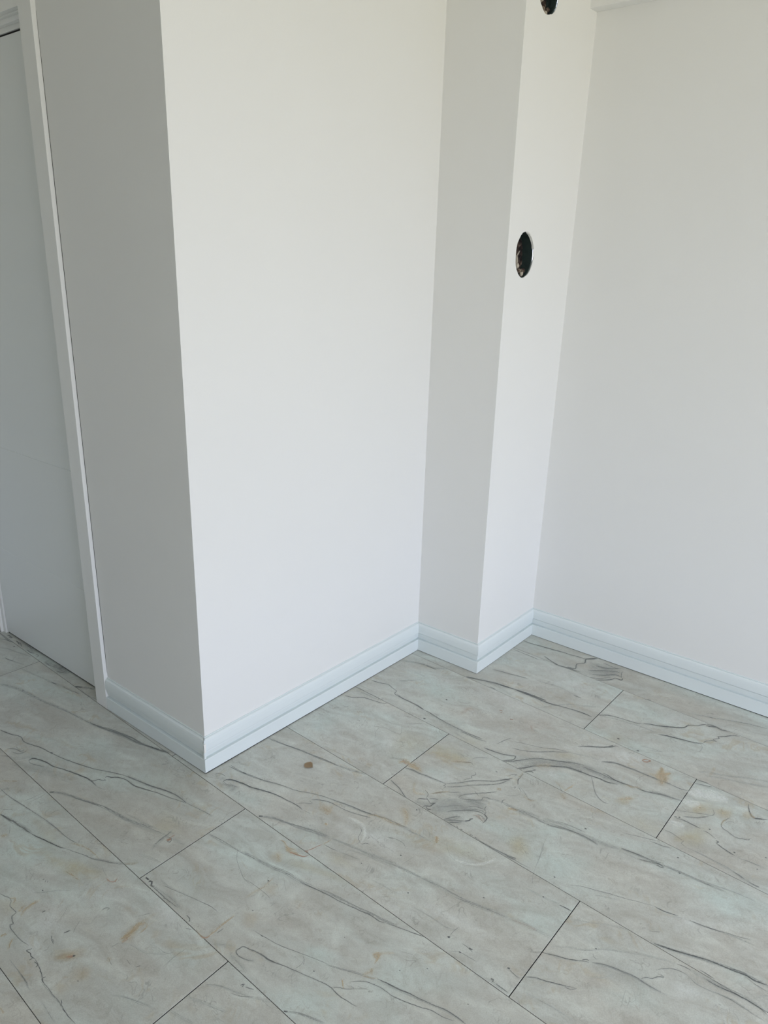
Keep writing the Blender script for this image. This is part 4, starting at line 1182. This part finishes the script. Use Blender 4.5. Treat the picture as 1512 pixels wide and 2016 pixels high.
# ------------------------------------------------------------ baseboards
PROF = [(0.0, 0.1200), (0.0030, 0.1200), (0.0034, 0.1186), (0.0014, 0.1178), (0.0014, 0.1166), (0.0046, 0.1160), (0.0072, 0.1150),
        (0.0096, 0.1122), (0.0112, 0.1070), (0.0124, 0.0980), (0.0130, 0.0870), (0.0130, 0.0800), (0.0125, 0.0775),
        (0.0060, 0.0772), (0.0060, 0.0755), (0.0090, 0.0746), (0.0090, 0.0690), (0.0080, 0.0630), (0.0068, 0.0570),
        (0.0062, 0.0532), (0.0015, 0.0524), (0.0015, 0.0486), (0.0105, 0.0486), (0.0120, 0.0490),
        (0.0130, 0.0480), (0.0130, 0.0016), (0.0, 0.0016)]
PATHS = [offset_path(K, T - d) for d, z in PROF]
def baseboard(i, name, lift0=0.0, lift1=0.0, trim0=0.0):
    bm = bmesh.new()
    n_ = len(PROF)
    steps = 2
    rows_ = []
    for s in range(steps + 1):
        f = s / steps
        r = []
        for k, (d, z) in enumerate(PROF):
            a, b = PATHS[k][i], PATHS[k][i + 1]
            p = a.lerp(b, f)
            r.append(bm.verts.new((p.x, p.y, z + (lift0 * (1 - f) + lift1 * f if z < 0.01 else 0))))
        rows_.append(r)
    for s in range(steps):
        for k in range(n_):
            l = (k + 1) % n_
            bm.faces.new((rows_[s][k], rows_[s][l], rows_[s + 1][l], rows_[s + 1][k]))
    bm.faces.new(rows_[0]); bm.faces.new(rows_[-1][::-1])
    me = finish(bm, name)
    for p in me.polygons:
        p.use_smooth = False
    o = link(name, me, M_TRIM, None, **ST)
    # dark strip painting in the shade between the foot of the board and the floor
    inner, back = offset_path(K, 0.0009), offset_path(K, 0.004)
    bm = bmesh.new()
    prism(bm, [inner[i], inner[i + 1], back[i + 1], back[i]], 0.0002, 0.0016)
    j = link('foot_shade_strip', finish(bm, 'foot_shade_strip'), M_DARK, o)
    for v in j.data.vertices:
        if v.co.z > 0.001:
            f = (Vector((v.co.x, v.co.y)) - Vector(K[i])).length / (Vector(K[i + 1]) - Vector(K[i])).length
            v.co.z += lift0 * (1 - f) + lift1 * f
    return o
bb_left = baseboard(0, 'baseboard_left', 0.0, 0.0010)
bb_center = baseboard(1, 'baseboard_center', 0.0022, 0.0)
baseboard(2, 'baseboard_inner', 0.0003, 0.0)
baseboard(3, 'baseboard_narrow', 0.0, 0.0)
baseboard(4, 'baseboard_right', 0.0, 0.0012)
baseboard(5, 'baseboard_right_rear', 0.0012, 0.0)

# cracked filler on the outer mitre, and hairline caulk cracks at the other corners
def ribbon3(name, pts, r, mat, parent):
    bm = bmesh.new()
    rings = []
    for i, p in enumerate(pts):
        p = Vector(p)
        t = (Vector(pts[min(i + 1, len(pts) - 1)]) - Vector(pts[max(i - 1, 0)])).normalized()
        u = t.cross(Vector((0.3, 0.9, 0.2))).normalized(); v = t.cross(u)
        rr = r * (0.35 if i in (0, len(pts) - 1) else 1.0)
        rings.append([bm.verts.new(p + (u * math.cos(a) + v * math.sin(a)) * rr) for a in (0, 1.26, 2.51, 3.77, 5.03)])
    for i in range(len(rings) - 1):
        for k in range(5):
            l = (k + 1) % 5
            bm.faces.new((rings[i][k], rings[i][l], rings[i + 1][l], rings[i + 1][k]))
    bm.faces.new(rings[0]); bm.faces.new(rings[-1][::-1])
    return link(name, finish(bm, name), mat, parent)
cx, cy = K[1]
c = 0.0006
# ragged white edge of the center piece standing proud of the left one
bm = bmesh.new()
prism(bm, [(cx - 0.0006, cy - 0.0008), (cx + 0.0006, cy - 0.0008), (cx + 0.0006, cy + 0.006), (cx - 0.0006, cy + 0.006)], 0.074, 0.1040)
link('filler_edge', finish(bm, 'filler_edge', 0.0002), M_CAULK, bb_center)
bm = bmesh.new()
prism(bm, [(cx - 0.007, cy - 0.0003), (cx - 0.001, cy - 0.0003), (cx - 0.001, cy + 0.007), (cx - 0.007, cy + 0.007)], 0.0515, 0.0770)
link('filler_edge', finish(bm, 'filler_edge', 0.0002), M_TRIM, bb_left)
for pts in ([(cx - 0.0012, cy - 0.0002, 0.078), (cx - 0.0018, cy - 0.0002, 0.088), (cx - 0.0015, cy - 0.0002, 0.098), (cx - 0.001, cy + 0.001, 0.104)],
            [(cx - 0.0042, cy + 0.0020, 0.113), (cx - 0.0060, cy + 0.0035, 0.1185), (cx - 0.0085, cy + 0.0062, 0.1215)],
            [(cx - 0.0060, cy + 0.0014, 0.1045), (cx - 0.0050, cy + 0.0012, 0.1085), (cx - 0.0042, cy + 0.0018, 0.113)]):
    ribbon3('caulk_crack', pts, 0.00045, M_DARK, bb_left)
for pts in ([(cx - 0.0010, cy + 0.0046, 0.1145), (cx - 0.0035, cy + 0.0055, 0.1180), (cx - 0.0080, cy + 0.0075, 0.1212)],):
    ribbon3('caulk_crack', pts, 0.00045, M_DARK, bb_center)
# inside corners: fine dark joint at the foot
for (i, dx, dy) in ((2, 0.0006, -0.0006), (4, 0.0006, -0.0006)):
    x_, y_ = K[i]
    ribbon3('corner_joint', [(x_ + dx, y_ + dy, 0.0015), (x_ + dx, y_ + dy, 0.006)], 0.0006, M_DARK, bb_center if i == 2 else bpy.data.objects['baseboard_right'])
# dark slit where the side of the casing meets the wall
ribbon3('caulk_crack', [(-2.0672, yA(-2.067) + T - 0.0004, z) for z in (0.135, 0.25, 0.55, 0.9, 1.3, 1.7, 2.05)], 0.0006, M_DARK, door)

# ------------------------------------------------------------ rough round openings
def radius_(r_): return max(r_, 1e-4)
def lump(bm, c_, r_, sq=(1, 1, 1), seed=0):
    rr = random.Random(seed)
    res = bmesh.ops.create_icosphere(bm, subdivisions=3, radius=r_)
    rot = Matrix.Rotation(rr.uniform(0, 3), 3, (rr.random(), rr.random(), rr.random() + .1))
    for v in res['verts']:
        k = 1 + rr.uniform(-0.08, 0.08) + 0.16 * math.sin(v.co.x / radius_(r_) * 2.3 + seed) * math.sin(v.co.z / radius_(r_) * 2.9 + 1)
        p = Vector((v.co.x * sq[0], v.co.y * sq[1], v.co.z * sq[2])) * k
        v.co = rot @ p + Vector(c_)
for hi, (cy_, cz_, ry_, rz_) in enumerate(HOLES):
    wf = (cy_ - W[3].y) / (W[4].y - W[3].y)
    wx = W[3].x + (W[4].x - W[3].x) * wf + 0.0135 * wf * cz_ / 2.25
    root = bpy.data.objects.new('round_opening', None)
    scene.collection.objects.link(root)
    root.location = (wx, cy_, cz_)
    root['label'] = ['rough round hole in narrow white wall at mid height, dark pipe and rubble inside',
                     'upper round hole in narrow white wall, cut off by top of picture'][hi]
    root['category'] = 'hole'
    root['group'] = 'rough round holes in the narrow wall'
    # pipe sleeve
    bm = bmesh.new()
    N_ = 48
    rings = []
    for (d, k) in ((0.0025, 1.03), (0.005, 0.985), (0.012, 0.985), (0.020, 0.99), (0.032, 1.0), (0.043, 1.0)):
        ring = []
        for q in range(N_):
            t = 2 * math.pi * q / N_
            j = k * (1 + (rnd.uniform(-0.012, 0.012) if d > 0.012 else 0))
            ring.append(bm.verts.new((-d, ry_ * j * math.cos(t), rz_ * j * math.sin(t))))
        rings.append(ring)
    for a_, b_ in zip(rings, rings[1:]):
        for q in range(N_):
            bm.faces.new((a_[q], a_[(q + 1) % N_], b_[(q + 1) % N_], b_[q]))
    link('pipe_sleeve', finish(bm, 'pipe_sleeve'), M_PIPE, root)
    # rough masonry at the back of the hole
    bm = bmesh.new()
    cen = bm.verts.new((-0.041, 0, 0))
    prev = None
    for ri in range(1, 9):
        ring = []
        for q in range(40):
            t = 2 * math.pi * q / 40
            f = ri / 8
            y_, z_ = ry_ * 1.03 * f * math.cos(t), rz_ * 1.03 * f * math.sin(t)
            dep = -0.041 + rnd.uniform(-0.004, 0.005) * (1 if ri < 8 else 0)
            dep += 0.016 * max(0, (-z_ / rz_ - 0.15)) if ri < 8 else 0
            ring.append(bm.verts.new((dep, y_, z_)))
        for q in range(40):
            l = (q + 1) % 40
            if prev is None: bm.faces.new((cen, ring[q], ring[l]))
            else: bm.faces.new((prev[q], prev[l], ring[l], ring[q]))
        prev = ring
    link('rubble', finish(bm, 'rubble'), M_RUB, root)
    for li, (dx, dy, dz, r_, sq) in enumerate((
            (-0.026, -0.012, -0.030, 0.011, (0.8, 0.8, 1.6)), (-0.024, 0.006, -0.050, 0.010, (1, 1.1, 0.8)),
            (-0.028, -0.002, -0.012, 0.007, (0.7, 0.6, 2.2)), (-0.016, 0.024, -0.048, 0.008, (1, 1.2, 0.8)),
            (-0.030, 0.008, 0.004, 0.005, (0.5, 0.6, 2.3)), (-0.022, -0.026, -0.036, 0.006, (1, 0.8, 1.0)),
            (-0.012, 0.008, -0.060, 0.006, (1, 1.4, 0.7)), (-0.030, -0.020, -0.044, 0.007, (0.8, 0.8, 1.2)))):
        bm = bmesh.new()
        lump(bm, (dx, dy, dz), r_, sq, 10 * hi + li)
        link('mortar_lump', finish(bm, 'mortar_lump'), M_CHIP if li not in (1, 3) else M_RUB, root)
    if hi == 0:
        # torn paint skin along the upper right of the rim, and the crack beside it
        bm = bmesh.new()
        prev = None
        for q in range(13):
            t = math.radians(88 - q * 6.0)
            wdt = 0.004 * math.sin(math.pi * (q + 0.5) / 13) + rnd.uniform(0.0, 0.002)
            o_ = bm.verts.new((0.0015, ry_ * 1.02 * math.cos(t), rz_ * 1.02 * math.sin(t)))
            i_ = bm.verts.new((-0.004, (ry_ - wdt) * math.cos(t), (rz_ - wdt) * math.sin(t)))
            if prev: bm.faces.new((prev[0], o_, i_, prev[1]))
            prev = (o_, i_)
        res = bmesh.ops.solidify(bm, geom=list(bm.faces), thickness=0.0008)
        link('torn_paint', finish(bm, 'torn_paint'), M_CAULK, root, label='torn white paint edge')
        cr_ = []
        for q in range(22):
            t = math.radians(62 - q * 4.3)
            k = 1.06 + 0.035 * math.sin(q * 0.9) + rnd.uniform(-0.01, 0.01)
            cr_.append((0.0003, ry_ * k * math.cos(t), rz_ * k * math.sin(t)))
        ribbon3('paint_crack', cr_, 0.0005, M_DARK, root)

# ------------------------------------------------------------ floor: planks, joints and their printed marbling
ROWS = {-2: (0.38432, -0.00592), -1: (0.72565, 0.00073), 0: (1.06088, 0.00218), 1: (1.38753, -0.00721),
        2: (1.71999, -0.00924), 3: (2.04622, -0.01479), 4: (2.37486, -0.00971), 5: (2.706, -0.0097)}
for k in range(-3, -8, -1):
    ROWS[k] = (0.38432 - 0.3333 * (-2 - k), -0.0059)
JOINT = {-2: -1.0048, -1: -1.3461, 0: -0.4905, 1: -1.1190, 2: -0.4222, 3: -0.7912, 4: -1.45, -3: -0.62, -4: -1.4, -5: -0.2, -6: -0.9, -7: -0.4}
def floor_mesh():
    V, F, MI, plank, tint, ink, along = [], [], [], [], [], [], []
    def ly(k, x): return ROWS[k][0] + ROWS[k][1] * x
    def addv(p, pl=(0, 0, 0), ti=(0, 0, 0, 1), ik=(0, 0, 0), u=0.0):
        along.append(u); V.append(p); plank.append(pl); tint.append(ti); ink.append(ik); return len(V) - 1
    for k in range(-7, 5):
        js = []
        x = JOINT[k] - 1.2 * 3
        while x < 3.6:
            js.append(x); x += 1.2
        for a_, b_ in zip(js, js[1:]):
            if b_ < -3.3 or a_ > 2.6: continue
            seed = (rnd.random(), rnd.random(), rnd.random())
            gl, gs = 0.0006, 0.0010
            xm = 0.0125
            def corner(x_, kk, sx, sy):
                ymid = ly(kk, x_)
                xx = x_ + (ymid - (ROWS[k][0] + ROWS[k + 1][0]) / 2) * xm + sx * gs
                return (xx, ymid + sy * gl)
            q = [corner(a_, k, 1, 1), corner(b_, k, -1, 1), corner(b_, k + 1, -1, -1), corner(a_, k + 1, 1, -1)]
            ins = 0.0004
            cxm, cym = sum(p[0] for p in q) / 4, sum(p[1] for p in q) / 4
            tq = [(p[0] + (ins if p[0] < cxm else -ins), p[1] + (ins if p[1] < cym else -ins)) for p in q]
            fine = k >= -2 and b_ > -3.0 and a_ < 0.5
            nu, nv = (120, 34) if fine else (4, 2)
            g = []
            for v_ in range(nv + 1):
                fv = v_ / nv
                r_ = []
                for u_ in range(nu + 1):
                    fu = u_ / nu
                    x_ = (tq[0][0] * (1 - fu) + tq[1][0] * fu) * (1 - fv) + (tq[3][0] * (1 - fu) + tq[2][0] * fu) * fv
                    y_ = (tq[0][1] * (1 - fu) + tq[1][1] * fu) * (1 - fv) + (tq[3][1] * (1 - fu) + tq[2][1] * fu) * fv
                    r_.append(addv((x_, y_, 0.0), seed))
                g.append(r_)
            for v_ in range(nv):
                for u_ in range(nu):
                    F.append([g[v_][u_], g[v_][u_ + 1], g[v_ + 1][u_ + 1], g[v_ + 1][u_]]); MI.append(0)
            t_ = [g[0][0], g[0][nu], g[nv][nu], g[nv][0]]
            m_ = [addv((p[0], p[1], -0.0004), seed) for p in q]
            l_ = [addv((p[0], p[1], -0.004), seed) for p in q]
            for i in range(4):
                j = (i + 1) % 4
                F.append([t_[i], m_[i], m_[j], t_[j]]); MI.append(0)
                F.append([m_[i], l_[i], l_[j], m_[j]]); MI.append(1)
    s_ = [addv(p) for p in ((-3.2, -1.7, -0.004), (2.6, -1.7, -0.004), (2.6, 2.8, -0.004), (-3.2, 2.8, -0.004))]
    F.append(s_); MI.append(1)
    COL = [(0.045, 0.050, 0.052), (0.130, 0.142, 0.142), (0.37, 0.26, 0.12), (0.33, 0.14, 0.06),
           (0.66, 0.68, 0.65), (0.45, 0.41, 0.28), (0.56, 0.64, 0.60), (0.075, 0.082, 0.082)]
    # broad clouds: laid down as colour on the fine plank grid, each inside its own plank
    nb = len(V)
    P_ = np.array(V)[:, :2]
    seeds_ = np.array(plank)[:, 0]
    cc_, ca_ = np.zeros((nb, 3)), np.zeros(nb)
    for b in BLOBS:
        c_, al = b[0], b[1] / 100 * BLOB_GAIN[b[0]]
        ox, oy, ax, ay, bx, by = [v / 1e4 for v in b[2:]]
        det = ax * by - ay * bx
        dx, dy = P_[:, 0] - ox, P_[:, 1] - oy
        uu, vv = (dx * by - dy * bx) / det, (ax * dy - ay * dx) / det
        th = np.arctan2(vv, uu)
        ph = [rnd.uniform(0, 6.28) for _ in range(3)]
        rr = np.hypot(uu, vv) / (1.15 * (1 + 0.18 * np.sin(2 * th + ph[0]) + 0.13 * np.sin(3 * th + ph[1]) + 0.09 * np.sin(5 * th + ph[2])))
        w_ = np.clip(1 - rr, 0, 1); w_ = w_ * w_ * (3 - 2 * w_)
        near = np.argmin(dx * dx + dy * dy + (ca_ < -1))
        w_ = w_ * (seeds_ == seeds_[near]) * al
        ca_n = w_ + ca_ * (1 - w_)
        col_ = np.array(COL[c_])
        cc_ = (w_[:, None] * col_ + (ca_ * (1 - w_))[:, None] * cc_) / np.maximum(ca_n, 1e-6)[:, None]
        ca_ = ca_n
    z = 0.00010
    # every broad vein is a faint band carrying a few hairlines; long crisp veins get a faint halo
    strokes = []
    for s in VEINS:
        body_ = s[2:]
        n3 = len(body_) // 3
        ln = sum(math.hypot(body_[3 * i] - body_[3 * i + 3], body_[3 * i + 1] - body_[3 * i + 4]) for i in range(n3 - 1)) / 1e4
        if s[0] == 0:
            if ln > 0.05 and s[1] >= 50:
                strokes.append([1, s[1] * 0.30] + [v * (3.4 if (i % 3 == 2) else 1) for i, v in enumerate(body_)])
            strokes.append(s)
        elif s[0] == 1:
            strokes.append([1, s[1] * 0.62] + body_)
            if ln > 0.05:
                for h in range(3 if s[1] >= 35 else 2):
                    o0, dr, am = rnd.uniform(-0.8, 0.8), rnd.uniform(-0.5, 0.5), rnd.uniform(0.2, 0.4)
                    p0, fr = rnd.uniform(0, 6), rnd.uniform(0.5, 1.2)
                    i0 = 0 if rnd.random() < 0.6 or n3 < 4 else 1
                    i1 = n3 if rnd.random() < 0.6 or n3 < 4 else n3 - 1
                    r_ = [7, s[1] * rnd.uniform(0.7, 1.1)]
                    for i in range(i0, i1):
                        x_, y_, h_ = body_[3 * i:3 * i + 3]
                        xa, ya = body_[3 * max(i - 1, 0)], body_[3 * max(i - 1, 0) + 1]
                        xb, yb = body_[3 * min(i + 1, n3 - 1)], body_[3 * min(i + 1, n3 - 1) + 1]
                        tl = math.hypot(xb - xa, yb - ya) or 1
                        o_ = max(-1, min(1, o0 + dr * i / n3 + am * math.sin(p0 + i * fr))) * h_ * 0.1
                        r_ += [x_ - (yb - ya) / tl * o_, y_ + (xb - xa) / tl * o_, rnd.uniform(30, 62)]
                    strokes.append(r_)
        else:
            strokes.append(s)
    for s in strokes:
        c_, al = s[0], s[1] / 100
        pts = [(s[i] / 1e4, s[i + 1] / 1e4, s[i + 2] / 1e5) for i in range(2, len(s), 3)]
        z += 1e-6
        ti = (*COL[c_], 1)
        al = min(1.0, al * GAIN[c_])
        core = 0.2 if c_ in (0, 7) else 0.0
        wide = WIDE[c_]
        if len(pts) == 2 and math.hypot(pts[0][0] - pts[1][0], pts[0][1] - pts[1][1]) < 0.004:
            wide *= 1.5; al = min(1.0, al * 1.4)
        if len(pts) == 2 and math.hypot(pts[0][0] - pts[1][0], pts[0][1] - pts[1][1]) < 0.005:
            # a single fleck
            (xa, ya, ha), (xb, yb, hb) = pts
            tx, ty = (xb - xa) / 2, (yb - ya) / 2
            tl = math.hypot(tx, ty) or 1e-6
            ra, rb = tl + ha * 1.4, ha * 1.7
            ce = addv(((xa + xb) / 2, (ya + yb) / 2, z), ti=ti, ik=(al, 0.3, 0.0))
            rg_ = []
            for q in range(12):
                t = 2 * math.pi * q / 12
                j = rnd.uniform(0.8, 1.2)
                rg_.append(addv(((xa + xb) / 2 + j * (tx / tl * ra * math.cos(t) - ty / tl * rb * math.sin(t)),
                                 (ya + yb) / 2 + j * (ty / tl * ra * math.cos(t) + tx / tl * rb * math.sin(t)), z), ti=ti, ik=(al, 0.3, 1.0)))
            for q in range(12):
                F.append([ce, rg_[q], rg_[(q + 1) % 12]]); MI.append(2)
            continue
        # Catmull-Rom resampling
        out = []
        n_ = len(pts)
        for i in range(n_ - 1):
            p0, p1, p2, p3 = pts[max(i - 1, 0)], pts[i], pts[i + 1], pts[min(i + 2, n_ - 1)]
            seg = math.hypot(p2[0] - p1[0], p2[1] - p1[1])
            st = max(2, min(14, int(seg / 0.004)))
            for q in range(st):
                t = q / st
                out.append(tuple(0.5 * (2 * p1[e_] + (p2[e_] - p0[e_]) * t + (2 * p0[e_] - 5 * p1[e_] + 4 * p2[e_] - p3[e_]) * t * t
                                        + (3 * p1[e_] - p0[e_] - 3 * p2[e_] + p3[e_]) * t ** 3) for e_ in range(3)))
        out.append(pts[-1])
        L_ = [0]
        for a_, b_ in zip(out, out[1:]):
            L_.append(L_[-1] + math.hypot(a_[0] - b_[0], a_[1] - b_[1]))
        tot = L_[-1]
        f1, f2 = rnd.uniform(150, 260), rnd.uniform(380, 620)
        g1, g2 = rnd.uniform(0, 6.28), rnd.uniform(0, 6.28)
        prev = None
        u0 = rnd.uniform(0, 50)
        m_ = len(out)
        for i, (x_, y_, h_) in enumerate(out):
            a_, b_ = out[max(i - 1, 0)], out[min(i + 1, m_ - 1)]
            tx, ty = b_[0] - a_[0], b_[1] - a_[1]
            tl = math.hypot(tx, ty) or 1e-9
            nx, ny = -ty / tl, tx / tl
            h_ = max(h_, 1e-4) * wide
            if tot > 0.03:
                jit = 0.0003 * (0.5 * math.sin(L_[i] * f1 + g1) + 0.3 * math.sin(L_[i] * f2 + g2)) + rnd.uniform(-0.00032, 0.00032)
                x_ += nx * jit; y_ += ny * jit
                al_i = 1.0
                tp = min(1.0, (min(L_[i], tot - L_[i]) + 0.002) / min(0.03, tot * 0.3))
                h_ *= 0.55 + 0.45 * tp
                h_ *= 1 + 0.22 * math.sin(L_[i] * 37 + g2)
            fade = min(1.0, 0.40 + min(L_[i], tot - L_[i]) / min(0.018, tot * 0.3)) if tot > 0.012 else 1.0
            row = [addv((x_ + nx * h_, y_ + ny * h_, z), ti=ti, ik=(al * fade, core, 1.0), u=u0 + L_[i]),
                   addv((x_, y_, z), ti=ti, ik=(al * fade, core, 0.0), u=u0 + L_[i]),
                   addv((x_ - nx * h_, y_ - ny * h_, z), ti=ti, ik=(al * fade, core, -1.0), u=u0 + L_[i])]
            if prev:
                F.append([prev[0], row[0], row[1], prev[1]]); MI.append(2)
                F.append([prev[1], row[1], row[2], prev[2]]); MI.append(2)
            prev = row
    cc_ = np.vstack([np.hstack([cc_, np.ones((nb, 1))]), np.ones((len(V) - nb, 4))])
    ca_ = np.concatenate([ca_, np.zeros(len(V) - nb)])
    me = bpy.data.meshes.new('floor')
    me.from_pydata(V, [], F)
    me.polygons.foreach_set('material_index', MI)
    for nm, ty, data, fld in (('plank', 'FLOAT_VECTOR', plank, 'vector'), ('ink', 'FLOAT_VECTOR', ink, 'vector'),
                              ('tint', 'FLOAT_COLOR', tint, 'color')):
        at = me.attributes.new(nm, ty, 'POINT')
        at.data.foreach_set(fld, [c2 for r_ in data for c2 in r_])
    at = me.attributes.new('along', 'FLOAT', 'POINT'); at.data.foreach_set('value', along)
    at = me.attributes.new('cloud', 'FLOAT_COLOR', 'POINT'); at.data.foreach_set('color', cc_.astype(np.float32).ravel())
    at = me.attributes.new('cloud_amount', 'FLOAT', 'POINT'); at.data.foreach_set('value', ca_.astype(np.float32))
    # everything faces up
    bm = bmesh.new(); bm.from_mesh(me)
    for f in bm.faces:
        f.normal_update()
        if f.normal.z < -0.1: f.normal_flip()
    bm.to_mesh(me); bm.free()
    me.update()
    return me
GAIN = {7: 1.3, 0: 1.45, 1: 1.05, 2: 1.05, 3: 1.3, 4: 1.4, 5: 0.8, 6: 0.8}
WIDE = {7: 1.0, 0: 1.25, 1: 1.3, 2: 2.0, 3: 1.7, 4: 1.8, 5: 1.8, 6: 1.6}
BLOB_GAIN = {0: 1, 1: 1.3, 2: 1.9, 3: 1.7, 4: 1.8, 5: 1.6, 6: 1.5}
floor = link('floor', floor_mesh(), [M_FLOOR, M_DARK, M_INK], None, **ST)

# ------------------------------------------------------------ dry leaf on the floor
def dry_leaf():
    root = bpy.data.objects.new('dry_leaf', None)
    scene.collection.objects.link(root)
    root.location = (-1.3445, 1.3075, 0.0012)
    root['label'] = 'tiny dried tan leaf lying on marbled floor near the long white baseboard'
    root['category'] = 'leaf'
    M_L = paint('dried_leaf', (0.52, 0.39, 0.25), 0.8, 0.6, 900.0, mottle=0.25)
    bm = bmesh.new()
    ang = math.radians(4)
    n_ = 12
    rows_ = []
    for i in range(n_ + 1):
        f = i / n_
        w_ = 0.0150 * math.sin(math.pi * f ** 0.85) ** 1.0 if 0 < f < 1 else 0.0004
        r = []
        for s_ in (-1, -0.5, 0, 0.5, 1):
            u, v = (f - 0.5) * 0.030, s_ * w_ * (1 + 0.08 * math.sin(i * 2.1))
            zz = 0.0003 + 0.0016 * s_ * s_ * (0.4 + f * 0.6) + 0.0006 * math.sin(f * 5)
            r.append(bm.verts.new((u * math.cos(ang) - v * math.sin(ang), u * math.sin(ang) + v * math.cos(ang), zz)))
        rows_.append(r)
    for a_, b_ in zip(rows_, rows_[1:]):
        for k in range(4):
            bm.faces.new((a_[k], a_[k + 1], b_[k + 1], b_[k]))
    bmesh.ops.solidify(bm, geom=list(bm.faces), thickness=0.0004)
    link('leaf_blade', finish(bm, 'leaf_blade'), M_L, root)
    e0 = Vector((0.0145 * math.cos(ang), 0.0145 * math.sin(ang), 0.0008))
    ribbon3('stalk', [e0, e0 + Vector((0.003, -0.001, 0.0002)), e0 + Vector((0.0055, -0.0005, 0.0006))], 0.0004, M_L, root)
dry_leaf()
